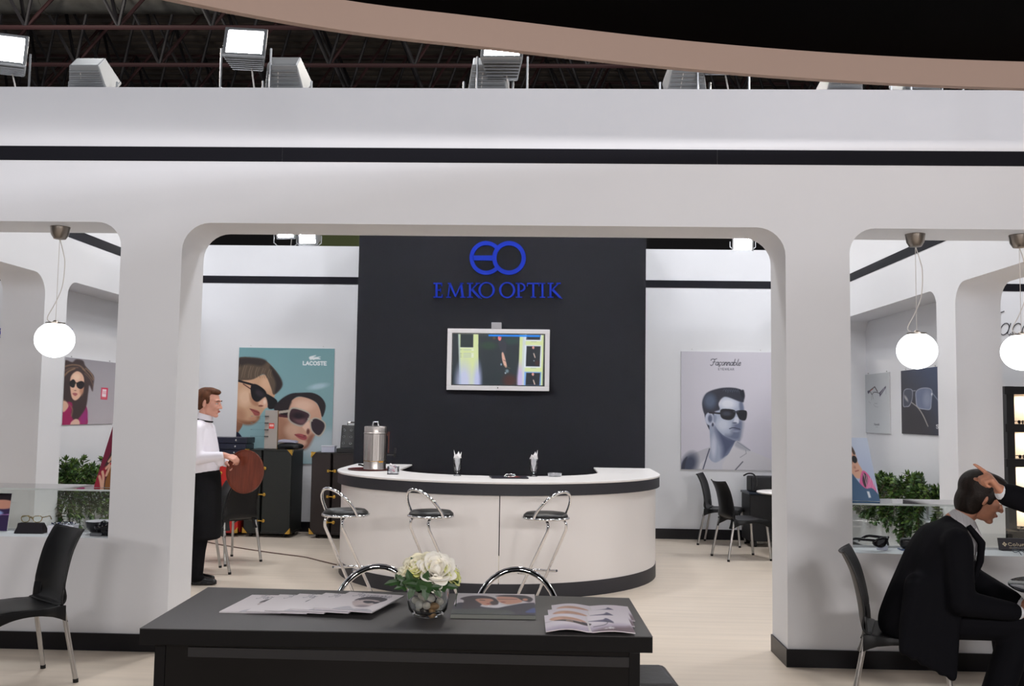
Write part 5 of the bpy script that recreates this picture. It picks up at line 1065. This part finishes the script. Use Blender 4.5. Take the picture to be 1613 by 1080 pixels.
P.poly([(6, 22), (14, 13), (22, 22), (14, 31)], GC, smooth=False); P.line([(10, 18), (18, 26)], 1.2, (44, 40, 46)); P.line([(18, 18), (10, 26)], 1.2, (44, 40, 46)); ws, ww = words('Columbia', .22); P.text([[(p[0]*1.28, p[1]) for p in q] for q in ws], 26, 28, 11.5, 1.9, GC); P.line([(28, 36), (92, 36)], 3.2, (130, 118, 104))
t = thing('brand_plaque', 'small dark plaque with a diamond emblem and pale lettering on the right sill', 'sign', (3.075, 6.56, SZ))
m = MB(); m.hexa([(0, 0, 0), (.2, 0, 0), (.2, .04, 0), (0, .04, 0), (-.010, .02, .08), (.2, .02, .08), (.2, .04, .08), (-.010, .04, .08)]); m.build('block', mat('plaque_dark', (44, 40, 46), .4), t, bevel=.002)
P.mesh('print', lambda u, v: (-.008+.010*v+(.206-.010*v)*u, .0178-.0194*v, .0784-.0768*v), PRN, t)
spectacles('rimless_spectacles', 'thin rimmed spectacles lying in front of the dark plaque', (3.15, 6.46, SZ+.003), rd(178), mat('grey_frame', (90, 94, 104), .3, .8), CLR, .95)

# ---------------------------------------------------------------- hedge plants in the niches
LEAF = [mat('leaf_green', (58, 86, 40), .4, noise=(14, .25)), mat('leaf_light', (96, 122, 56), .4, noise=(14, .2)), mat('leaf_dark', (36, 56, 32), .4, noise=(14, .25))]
STEM = mat('plant_stem', (70, 62, 40), .7)
def leafmesh(mb, p, d, up, L):
    d = Vector(d).normalized(); s = d.cross(Vector(up)); s = s.normalized() if s.length > 1e-4 else d.orthogonal().normalized(); n = s.cross(d)
    p = Vector(p); mb.add([p, p+d*L*.35+s*L*.19-n*L*.03, p+d*L*.7+s*L*.17-n*L*.03, p+d*L-n*L*.10, p+d*L*.7-s*L*.17-n*L*.03, p+d*L*.35-s*L*.19-n*L*.03, p+d*L*.5+n*L*.05], [(0, 1, 6), (1, 2, 6), (2, 3, 6), (3, 4, 6), (4, 5, 6), (5, 0, 6)])
def shrub(x, y, z, sgn, h, lab, grp, seed, droop=.45, wide=.25):
    # shoots rise from the planter and hang over its front edge; sgn is the direction of the room
    t = thing('hedge_shrub', lab, 'plant', (x, y, z), 0, grp); r = random.Random(seed); mbs = [MB(), MB(), MB()]; sm = MB()
    shoots = []
    for k in range(9): a = r.uniform(-1, 1); shoots.append([(r.uniform(-.06, .06), r.uniform(-.1, .1), 0), (r.uniform(-.05, .10)*sgn, a*wide*.6, h*r.uniform(.35, .6)), (sgn*r.uniform(-.02, .12), a*wide, h*r.uniform(.7, 1))])
    for k in range(13): a = r.uniform(-1, 1); shoots.append([(0, a*wide*.5, 0.02), (sgn*.13, a*wide*.9, .05+.12*r.random()), (sgn*(.22+.06*r.random()), a*wide*1.1, -.1*r.random()), (sgn*(.25+.08*r.random()), a*wide*1.15, -droop*r.uniform(.35, 1))])
    for sh in shoots:
        pts = smoothpath(sh, 7); sm.tube(pts, .004, 5)
        for i in range(2, len(pts)):
            d = (pts[i]-pts[i-1]).normalized()
            for q in range(3):
                an = r.random()*2*PI; o = d.orthogonal(); o.rotate(Matrix.Rotation(an, 3, d)); leafmesh(mbs[r.choice([0, 0, 1, 2])], pts[i], o*.9+d*.75, d, r.uniform(.05, .085))
        for q in range(5):
            d = (pts[-1]-pts[-2]).normalized(); o = d.orthogonal(); o.rotate(Matrix.Rotation(q*1.3, 3, d)); leafmesh(mbs[q % 2], pts[-1], o*.4+d, o, .07)
    for b, nm in zip(mbs, ('foliage', 'young_foliage', 'dark_foliage')): tag(b.build(nm, LEAF[mbs.index(b)], t, fixn=False), kind='stuff')  # leaves grouped by green tone, picked at random
    sm.build('stem', STEM, t); return t
for side_, x, lab in ((1, XLo+.16, 'left'), (-1, XRo-.16, 'right')):
    t = thing('planter_box', 'long white planter box in the %s niche' % lab, 'planter', (x, 9.27, .6005))
    m = MB(); m.bb((-.14, 0, 0), (.14, 2.8, .012)); 
    for q in (-1, 1): m.bb((q*.14-.008, 0, 0), (q*.14+.008, 2.8, .17))
    for yy in (.006, 2.794): m.bb((-.14, yy-.006, 0), (.14, yy+.006, .17))
    m.build('trough', WHITE, t); m = MB(); m.bb((-.13, .015, .012), (.13, 2.785, .14)); m.build('soil', mat('potting_soil', (40, 32, 26), .95, noise=(40, .4)), t)
names_r = ['nearest the side wall pillar', 'second from the side wall pillar', 'third from the side wall pillar', 'fourth from the side wall pillar', 'fifth from the side wall pillar', 'deepest in the niche, behind the photo card']
for k in range(6): shrub(XRo-.16, 9.45+k*.46, .735, -1, [.15, .17, .26, .19, .20, .16][k], 'green shrub in the right niche, %s' % names_r[k], 'shrubs in the right niche', 20+k, [.44, .40, .34, .30, .26, .22][k])
names_l = ['nearest the side wall pillar', 'second from the side wall pillar', 'third, just left of the photo card', 'fourth, behind the photo card of a woman', 'deepest, hidden by the front pillar']
for k in range(5): shrub(XLo+.16, 9.45+k*.5, .735, 1, [.34, .31, .20, .26, .2][k], 'green shrub in the left niche, %s' % names_l[k], 'shrubs in the left niche', 40+k, .46)

# ---------------------------------------------------------------- lit eyewear cabinet in the right hand room
CAB = mat('black_cabinet', (16, 15, 18), .3); CREAM = mat('cream_back', (236, 214, 192), .6)
p = onY(1581, 608, 12.2); t = thing('display_cabinet', 'black wall cabinet with lit cream compartments at the right edge', 'cabinet', (p.x, 12.2, 0))
zt = p.z; lv = [onY(1590, y, 12.2).z for y in (614, 673, 728, 786, 842)]; CW = 1.6; D = .34
for x in (.03, CW): m = MB(); m.bb((x, 0, .25), (x+.095, D, zt)); m.build('post', CAB, t)
for z in lv: m = MB(); m.bb((0, -.02, z-.055), (CW+.12, D, z+.045)); m.build('shelf', CAB, t)
m = MB(); m.bb((.03, D-.02, .25), (CW+.09, D, zt)); m.build('back_panel', CREAM, t)
m = MB(); m.bb((.16, .02, 0), (CW, D, .25)); m.build('plinth', CAB, t)
for i in range(4):
    L = bpy.data.lights.new('cabinet_spot', 'AREA'); L.size = .25; L.energy = 5; L.color = (1, .86, .70); o = bpy.data.objects.new('cabinet_spot', L); COL.objects.link(o); o.parent = t; o.location = (.42, .14, lv[i]-.058)
FRG = mat('brown_frame', (66, 50, 46), .25)
for i in range(4):
    spectacles('shelf_sunglasses', 'dark sunglasses on the %s shelf of the lit black cabinet' % ['top', 'second', 'third', 'lowest'][i], (p.x+.275, 12.34, lv[i+1]+.0475), rd(35), GLB if i % 2 == 0 else FRG, SMK, 1.25, 'sunglasses in the lit cabinet')
# ---------------------------------------------------------------- people
SKIN1 = mat('fair_skin', (214, 158, 138), .5, noise=(20, .05)); SKIN2 = mat('tan_skin', (196, 138, 112), .5, noise=(20, .05)); EYEW = mat('eye_white', (225, 220, 215), .2); IRIS = mat('dark_iris', (40, 28, 22), .15); LIPM = mat('lip', (168, 96, 88), .45)
def head_parts(mb, H):
    E_ = lambda c, r, rot=None: mb.ell(c, r, 18, 12, rot, H)
    E_((-.014, 0, .032), (.098, .077, .086)); E_((.028, 0, -.02), (.066, .063, .088)); E_((.026, 0, -.072), (.060, .052, .043)); E_((.074, 0, -.100), (.022, .024, .018)); E_((.078, 0, .024), (.019, .052, .012))
    mb.cap(H @ Vector((.090, 0, .012)), H @ Vector((.113, 0, -.030)), .0085, .0125)
    for s in (-1, 1):
        E_((.101, s*.012, -.034), (.010, .009, .008)); E_((.058, s*.040, -.024), (.030, .022, .028)); E_((-.006, s*.078, -.010), (.019, .009, .033), (0, 0, s*.3)); E_((-.002, s*.082, -.030), (.010, .007, .012))
    E_((.092, 0, -.059), (.009, .024, .006)); E_((.089, 0, -.071), (.010, .020, .008))
def face_details(t, H, brow):
    for s in (-1, 1):
        m = MB(); m.ell((.0825, s*.031, .001), (.010, .012, .0055), 12, 8, None, H); e = m.build('eye', EYEW, t, smooth=60)
        m = MB(); m.ell((.0915, s*.031, .001), (.003, .005, .0045), 10, 6, None, H); m.build('iris', IRIS, e, smooth=60)
        m = MB(); m.tube([H @ Vector(p) for p in smoothpath([(.098, s*.014, .022), (.097, s*.032, .028), (.086, s*.052, .022)], 4)], .0042, 6); m.build('eyebrow', brow, t, smooth=60)
    m = MB(); m.ell((.0985, 0, -.0645), (.006, .022, .0075), 14, 8, None, H); m.build('lips', LIPM, t, smooth=60)
def hand_parts(mb, Wp, d, n, side, curls, L=1.0, thumb=(.7, .5, .2), spread=.0):
    # Wp wrist, d toward the fingers, n out of the back of the hand, side = +-1 thumb side along d x n
    W_ = Vector(Wp); d = Vector(d).normalized(); n = Vector(n); n = (n-d*n.dot(d)).normalized(); s = d.cross(n)*side
    mb.cap(W_-d*.02, W_+d*.02, .026*L, .026*L); 
    for k, off in enumerate((.027, .009, -.009, -.026)):
        mb.cap(W_+d*.012*L+s*off*.6*L, W_+d*.088*L*(1 if k < 3 else .93)+s*off*L, .014*L, .0135*L, 10)
        ln = (.072, .080, .074, .058)[k]*L; c = curls[k]; p = W_+d*(.092, .095, .091, .084)[k]*L+s*off*L; ang = 0; r = (.0100, .0102, .0096, .0086)[k]*L
        for j, f in enumerate((.46, .30, .24)):
            ang += c[j]; q = p+(d*math.cos(ang)-n*math.sin(ang)+s*spread*off*10)*ln*f
            mb.cap(p, q, r*(1-.1*j), r*(.93-.1*j), 10); p = q
    p = W_+d*.022*L+s*.024*L-n*.006*L
    for f, v in ((.042, (.55, .75, .25)), (.034, (thumb[0], thumb[1]*.6, thumb[2])), (.028, (thumb[0]+.2, thumb[1]*.1, thumb[2]+.15))):
        q = p+(d*v[0]+s*v[1]-n*v[2]).normalized()*f*L; mb.cap(p, q, .0125*L if f > .04 else .0105*L, .0105*L if f > .03 else .009*L, 10); p = q
OPENF = [(.25, .3, .2)]*4; FIST = [(1.15, 1.35, .8)]*4; GRIP = [(.8, 1.0, .6), (.85, 1.0, .6), (.9, 1.0, .6), (.95, 1.0, .6)]
def headmat(c, yaw, pitch, s=1.0, roll=0): return Matrix.Translation(c) @ Matrix.Rotation(yaw, 4, 'Z') @ Matrix.Rotation(pitch, 4, 'Y') @ Matrix.Rotation(roll, 4, 'X') @ Matrix.Scale(s, 4)
def person(lab, base, skin, brow, H, J, hands, vox=.006, legs=True):
    # one continuous body; joints J in world space
    t = bpy.data.objects.new('person', None)
    m = MB(); head_parts(m, H)
    nb = Vector(J['neck']); m.cap(H @ Vector((-.022, 0, -.06)), nb, .052, .060); m.cap(nb, J['chest'], .075, .12); m.cap(J['chest'], J['pelvis'], .115, .12)
    for q in ('n', 'f'):
        if 'sh_'+q in J:
            m.cap(nb, J['sh_'+q], .05, .045); m.cap(J['sh_'+q], J['el_'+q], .042, .036); m.cap(J['el_'+q], J['wr_'+q], .036, .025)
        m.cap(J['pelvis'], J['hip_'+q], .10, .075); m.cap(J['hip_'+q], J['kn_'+q], .07, .05); m.cap(J['kn_'+q], J['an_'+q], .048, .034)
        a = Vector(J['an_'+q]); m.cap(a, a+Vector(J['toe_'+q])*.35-Vector((0, 0, .05)), .032, .022)
    for h in hands: hand_parts(m, **h)
    me = blob(m, vox, 3, .45); bpy.data.objects.remove(t)
    o = meshobj('person', me, skin); off = Vector(base)
    for v in me.vertices: v.co -= off
    o.location = off; tag(o, lab, 'person'); return o
def cloth(name, mb, m, par, vox=.010, it=5):
    o = meshobj(name, blob(mb, vox, it), m, par); off = par.location
    for v in o.data.vertices: v.co -= off
    return o
def loose(o, par):
    for v in o.data.vertices: v.co -= par.location
    return o
def face_on(par, H, brow):
    k0 = set(bpy.data.objects); face_details(par, H, brow)
    for o in set(bpy.data.objects)-k0:
        if o.name.startswith('iris'): 
            for v in o.data.vertices: v.co -= par.location
        else:
            for v in o.data.vertices: v.co -= par.location
def shoe(par, a, toe, mt):
    a = Vector(a); d = Vector(toe).normalized(); m = MB(); z0 = .004
    m.cap((a.x-d.x*.05, a.y-d.y*.05, .038), (a.x+d.x*.04, a.y+d.y*.04, .045), .036, .042); m.cap((a.x+d.x*.04, a.y+d.y*.04, .04), (a.x+d.x*.17, a.y+d.y*.17, .030), .040, .026); m.ell((a.x+d.x*.10, a.y+d.y*.10, .02), (.05, .04, .018)); m.ell((a.x+d.x*.055, a.y+d.y*.055, .012), (.15*abs(d.x)+.045*abs(d.y), .15*abs(d.y)+.045*abs(d.x), .012)); m.ell((a.x, a.y, .075), (.046, .044, .035))
    return cloth('shoe', m, mt, par, .007, 3)
BROWN = mat('brown_hair', (82, 50, 32), .6, spec=.2, noise=(60, .3, (1, 1, .2)), bump=.4, bscale=150); DKHAIR = mat('dark_brown_hair', (30, 21, 17), .5, spec=.25, noise=(60, .4, (1, 1, .2)), bump=.5, bscale=120); GREYH = mat('grey_hair', (90, 84, 78), .5)
SHIRT = mat('white_shirt', (236, 232, 240), .7, bump=.15, bscale=14); APRON = mat('black_apron', (11, 11, 13), .85, spec=.15, bump=.1, bscale=16); TROU = mat('black_trousers', (12, 11, 14), .85, spec=.15, bump=.1, bscale=16); SHOE = mat('black_shoe', (16, 15, 16), .25); SUIT = mat('dark_navy_suit', (14, 14, 19), .85, spec=.15, bump=.18, bscale=13); STRIPE = mat('pale_striped_shirt', (196, 194, 198), .7, noise=(8, .10, (30, 1, 1)))
CUFF = mat('white_cuff', (226, 228, 234), .7)

# --- waiter
Yw = 8.78; H = headmat((-3.110, Yw, 1.650), rd(-4), rd(6), 1.10)
J = dict(neck=(-3.16, Yw, 1.475), chest=(-3.15, Yw, 1.28), pelvis=(-3.14, Yw, .97), sh_n=(-3.165, Yw-.165, 1.40), el_n=(-3.125, Yw-.21, 1.145), wr_n=(-2.865, Yw-.215, 1.175), sh_f=(-3.165, Yw+.165, 1.40), el_f=(-3.12, Yw+.20, 1.14), wr_f=(-2.90, Yw-.02, 1.09),
         hip_n=(-3.14, Yw-.09, .92), kn_n=(-3.12, Yw-.09, .50), an_n=(-3.14, Yw-.09, .085), toe_n=(.2, 0, 0), hip_f=(-3.15, Yw+.09, .92), kn_f=(-3.16, Yw+.09, .50), an_f=(-3.22, Yw+.09, .085), toe_f=(.2, 0, 0))
wt = person('waiter in white shirt and black apron holding a round wooden tray', (-3.14, Yw, 0), SKIN1, BROWN, H, J,
            [dict(Wp=J['wr_n'], d=(.92, -.06, -.28), n=(.25, -.55, .8), side=-1, curls=[(.75, .8, .5), (.8, .85, .5), (.85, .9, .5), (.9, .9, .5)], L=1.02, thumb=(.7, .3, .6)), dict(Wp=J['wr_f'], d=(.8, -.5, -.2), n=(.2, .5, .8), side=1, curls=GRIP)])
face_on(wt, H, BROWN)
m = MB(); 
for c, r in [((-.028, 0, .048), (.096, .081, .082)), ((-.062, 0, -.012), (.058, .069, .062)), ((.040, 0, .096), (.050, .058, .028)), ((.0, 0, .10), (.07, .06, .032))]: m.ell(c, r, 18, 12, None, H)
for s in (-1, 1): m.ell((.018, s*.073, .022), (.020, .007, .034), 12, 8, None, H); m.ell((-.03, s*.07, .01), (.04, .013, .04), 12, 8, None, H)
cloth('hair', m, BROWN, wt, .006, 3)
m = MB(); m.cap((-3.16, Yw, 1.46), (-3.15, Yw, 1.44), .072, .08)
for q in ('n', 'f'):
    m.cap((-3.16, Yw, 1.44), J['sh_'+q], .075, .068); m.cap(J['sh_'+q], J['el_'+q], .067, .058); e = Vector(J['wr_'+q]); d = (e-Vector(J['el_'+q])); m.cap(J['el_'+q], Vector(J['el_'+q])+d*.86, .058, .040)
loft(m, [((-3.165, Yw, 1.45), .07, .10), ((-3.165, Yw, 1.40), .105, .165), ((-3.155, Yw, 1.30), .125, .185), ((-3.14, Yw, 1.15), .138, .185), ((-3.14, Yw, 1.03), .140, .18), ((-3.15, Yw, .98), .12, .16)])
m.ell((-2.92, Yw-.195, 1.125), (.05, .022, .055)); cloth('shirt', m, SHIRT, wt, .010, 4)
m = MB(); m.lathe([(.080, -.03), (.074, .01), (.066, .058), (.062, .058)], 24, Matrix.Translation((-3.150, Yw, 1.488)) @ Matrix.Rotation(rd(14), 4, 'Y')); loose(m.build('collar', SHIRT, wt, smooth=50, solid=.003), wt)
m = MB(); m.tube([(-3.150+.077*math.cos(a), Yw+.077*math.sin(a), 1.488-.016*math.cos(a)) for a in np.linspace(0, 2*PI, 25)[:-1]], .007, 6, True); loose(m.build('neck_strap', APRON, wt, smooth=60), wt)
m = MB()
m.lathe([(1e-4, 1.035), (.80, 1.035), (.88, 1.0), (.97, .85), (1.0, .65), (1.02, .45), (1.0, .40), (1e-4, .40)], 28, Matrix.Translation((-3.125, Yw, 0)) @ Matrix.Scale(.158, 4, (1, 0, 0)) @ Matrix.Scale(.205, 4, (0, 1, 0)))
cloth('apron', m, APRON, wt, .012, 8)
for q, nm in (('n', 0), ('f', 1)):
    m = MB(); m.cap(J['hip_'+q], J['kn_'+q], .095, .078); a = Vector(J['an_'+q]); m.cap(J['kn_'+q], a+Vector((0.0, 0, -.01)), .076, .064); m.ell(a+Vector((.02, 0, -.03)), (.075, .062, .03)); cloth('trouser_leg', m, TROU, wt, .010, 4); shoe(wt, J['an_'+q], J['toe_'+q], SHOE)
# tray in his hand
c = Vector((-2.695, 8.63, 1.03)); t = thing('serving_tray', 'round dark wood grain tray held on edge by the waiter', 'tray', c)
R = Matrix.Rotation(rd(12), 4, 'Y') @ Matrix.Rotation(rd(-17), 4, 'Z') @ Matrix.Rotation(rd(90), 4, 'X')
m = MB(); m.lathe([(1e-4, 0), (.19, 0), (.196, .006), (.198, .020), (.192, .022), (.186, .010), (1e-4, .008)], 48, R); m.build('dish', mat('mahogany', (112, 52, 34), .3, noise=(9, .30, (6, .6, .6))), t, smooth=40)

# --- seated man
H = headmat((2.362, 5.25, 1.187), rd(-8), rd(22), 1.04)
J = dict(neck=(2.235, 5.27, 1.035), chest=(2.15, 5.28, .85), pelvis=(2.00, 5.30, .575), sh_n=(2.16, 5.095, .955), el_n=(2.15, 5.03, .665), wr_n=(2.455, 5.06, .615), sh_f=(2.26, 5.44, .955), el_f=(2.40, 5.50, .72), wr_f=(2.60, 5.36, .61),
         hip_n=(2.02, 5.20, .54), kn_n=(2.50, 5.14, .54), an_n=(2.33, 5.13, .085), toe_n=(.2, -.02, 0), hip_f=(2.02, 5.40, .54), kn_f=(2.56, 5.44, .54), an_f=(2.60, 5.45, .085), toe_f=(.2, .03, 0))
sm_ = person('man in a dark suit with brown hair sitting hunched on a chair at the right', (2.0, 5.27, 0), SKIN2, DKHAIR, H, J,
            [dict(Wp=J['wr_n'], d=(.95, .15, -.1), n=(.1, -.6, .8), side=-1, curls=GRIP), dict(Wp=J['wr_f'], d=(.9, -.4, -.1), n=(.1, .3, .9), side=1, curls=GRIP)])
face_on(sm_, H, DKHAIR)
m = MB()
for c, r in [((-.026, 0, .040), (.108, .090, .096)), ((-.050, 0, -.035), (.072, .082, .095)), ((.045, 0, .092), (.054, .068, .038)), ((.02, 0, .10), (.07, .065, .034))]: m.ell(c, r, 18, 12, None, H)
for s in (-1, 1): m.ell((.022, s*.077, .012), (.022, .009, .046), 12, 8, None, H); m.ell((-.028, s*.080, .005), (.042, .008, .060), 12, 8, None, H); m.ell((.055, s*.06, .06), (.03, .02, .035), 12, 8, None, H); m.ell((-.040, s*.062, -.05), (.045, .020, .06), 12, 8, None, H)
cloth('hair', m, DKHAIR, sm_, .006, 14)
m = MB(); m.cap((2.215, 5.265, 1.01), (2.19, 5.27, .98), .085, .10)
for q in ('n', 'f'):
    m.cap((2.20, 5.27, .985), J['sh_'+q], .088, .080); m.cap(J['sh_'+q], J['el_'+q], .082, .068); d = Vector(J['wr_'+q])-Vector(J['el_'+q]); m.cap(J['el_'+q], Vector(J['el_'+q])+d*.88, .070, .050)
loft(m, [((2.21, 5.27, 1.02), .085, .10), ((2.185, 5.27, .965), .13, .185), ((2.13, 5.275, .86), .150, .205), ((2.07, 5.28, .72), .155, .205), ((2.02, 5.285, .58), .165, .21), ((2.0, 5.285, .49), .175, .215), ((2.0, 5.285, .445), .15, .19)])
for k in range(6):   # tail of the jacket falling over the chair side
    f = k/5; m.cap((1.96+.20*f, 5.125, .74), (1.90+.22*f, 5.09, .52), .06, .045); m.cap((1.90+.22*f, 5.09, .52), (1.865+.235*f, 5.06-.004*k, .41-.12*f), .045, .026)
cloth('jacket', m, SUIT, sm_, .011, 9)
m = MB(); m.tube([(2.255, 5.175, 1.04), (2.312, 5.15, .955), (2.305, 5.155, .86), (2.27, 5.17, .74)], [.016, .022, .020, .012], 8); m.tube([(2.29, 5.36, 1.03), (2.335, 5.33, .955), (2.315, 5.32, .86), (2.28, 5.30, .74)], [.016, .022, .020, .012], 8); cloth('lapel', m, SUIT, sm_, .008, 3)
m = MB(); m.cap((2.255, 5.265, 1.035), (2.285, 5.255, .96), .075, .075); m.ell((2.268, 5.25, .90), (.055, .075, .13), 16, 10, (0, .25, 0)); cloth('shirt', m, STRIPE, sm_, .008, 3)
m = MB(); Rm = Matrix.Translation((2.250, 5.262, 1.045)) @ Matrix.Rotation(rd(34), 4, 'Y'); m.lathe([(.074, -.015), (.073, .01), (.064, .042), (.060, .042)], 24, Rm); 
loose(m.build('collar', STRIPE, sm_, smooth=50, solid=.004), sm_)
m = MB(); m.add([(2.30, 5.185, 1.03), (2.345, 5.19, .955), (2.30, 5.185, .945), (2.275, 5.18, .985)], [(0, 1, 2, 3)]); m.add([(2.325, 5.30, 1.03), (2.36, 5.29, .955), (2.345, 5.335, .945), (2.31, 5.35, .985)], [(0, 1, 2, 3)]); loose(m.build('collar_point', STRIPE, sm_, solid=.005), sm_)
for q in ('n', 'f'):
    a = Vector(J['el_'+q]); d = Vector(J['wr_'+q])-a; m = MB(); m.cap(a+d*.86, a+d*.96, .040, .038); cloth('shirt_cuff', m, CUFF, sm_, .007, 2)
    m = MB(); m.cap(J['hip_'+q], J['kn_'+q], .10, .088); m.ell(Vector(J['kn_'+q])+Vector((.015, 0, 0)), (.085, .082, .085)); a = Vector(J['an_'+q]); m.cap(J['kn_'+q], a+Vector((0, 0, .01)), .085, .075); m.ell(a+Vector((.01, 0, -.02)), (.085, .075, .04)); cloth('trouser_leg', m, SUIT, sm_, .010, 4); shoe(sm_, J['an_'+q], J['toe_'+q], SHOE)

# --- companion whose pointing arm enters from the right
H = headmat((3.16, 4.74, 1.30), rd(176), rd(10), 1.03)
J = dict(neck=(3.24, 4.74, 1.12), chest=(3.28, 4.74, .92), pelvis=(3.38, 4.74, .58), sh_n=(3.22, 4.55, 1.04), el_n=(3.14, 4.50, .76), wr_n=(2.92, 4.58, .70), sh_f=(3.16, 4.90, 1.05), el_f=(2.74, 4.88, 1.10), wr_f=(2.270, 4.82, 1.240),
         hip_n=(3.36, 4.64, .54), kn_n=(2.92, 4.60, .54), an_n=(2.95, 4.58, .085), toe_n=(-.2, 0, 0), hip_f=(3.36, 4.84, .54), kn_f=(2.92, 4.86, .54), an_f=(2.98, 4.86, .085), toe_f=(-.2, 0, 0))
pp = person('person in a dark suit at the right edge, pointing across the seated man', (3.38, 4.74, 0), SKIN2, GREYH, H, J,
            [dict(Wp=J['wr_f'], d=(-.62, -.05, .78), n=(.72, -.35, .55), side=1, curls=[(.22, .08, .05), (1.25, 1.4, .8), (1.3, 1.45, .8), (1.35, 1.45, .8)], L=1.12, thumb=(.8, .2, .7)), dict(Wp=J['wr_n'], d=(-.95, .2, -.1), n=(0, -.4, .9), side=-1, curls=GRIP)])
face_on(pp, H, GREYH)
m = MB()
for c, r in [((-.028, 0, .048), (.098, .082, .084)), ((-.062, 0, -.012), (.058, .070, .066)), ((.040, 0, .096), (.050, .058, .028))]: m.ell(c, r, 18, 12, None, H)
cloth('hair', m, GREYH, pp, .007, 3)
m = MB(); m.cap((3.25, 4.74, 1.09), (3.27, 4.74, 1.0), .085, .11)
for q in ('n', 'f'):
    m.cap((3.25, 4.74, 1.04), J['sh_'+q], .085, .078); m.cap(J['sh_'+q], J['el_'+q], .080, .068); d = Vector(J['wr_'+q])-Vector(J['el_'+q]); m.cap(J['el_'+q], Vector(J['el_'+q])+d*.93, .072, .060)
loft(m, [((3.25, 4.74, 1.08), .08, .10), ((3.26, 4.74, 1.02), .12, .18), ((3.29, 4.74, .90), .15, .20), ((3.34, 4.74, .70), .155, .20), ((3.38, 4.74, .56), .16, .20), ((3.38, 4.74, .47), .14, .18)]); cloth('jacket', m, SUIT, pp, .010, 4)
m = MB(); m.cap((3.235, 4.74, 1.12), (3.20, 4.74, 1.02), .072, .07); m.ell((3.165, 4.74, .96), (.05, .065, .12)); cloth('shirt', m, CUFF, pp, .009, 3)
for q in ('n', 'f'):
    a = Vector(J['el_'+q]); d = Vector(J['wr_'+q])-a; m = MB(); m.cap(a+d*.92, a+d*.985, .046, .042); cloth('shirt_cuff', m, CUFF, pp, .007, 2)
    m = MB(); m.cap(J['hip_'+q], J['kn_'+q], .10, .085); a = Vector(J['an_'+q]); m.cap(J['kn_'+q], a+Vector((0, 0, .03)), .08, .072); cloth('trouser_leg', m, SUIT, pp, .010, 4); shoe(pp, J['an_'+q], J['toe_'+q], SHOE)
dup(ch, (3.42, 4.74, 0), face(-1, 0), 'black plastic chair under the pointing person, beyond the right edge of the photo')
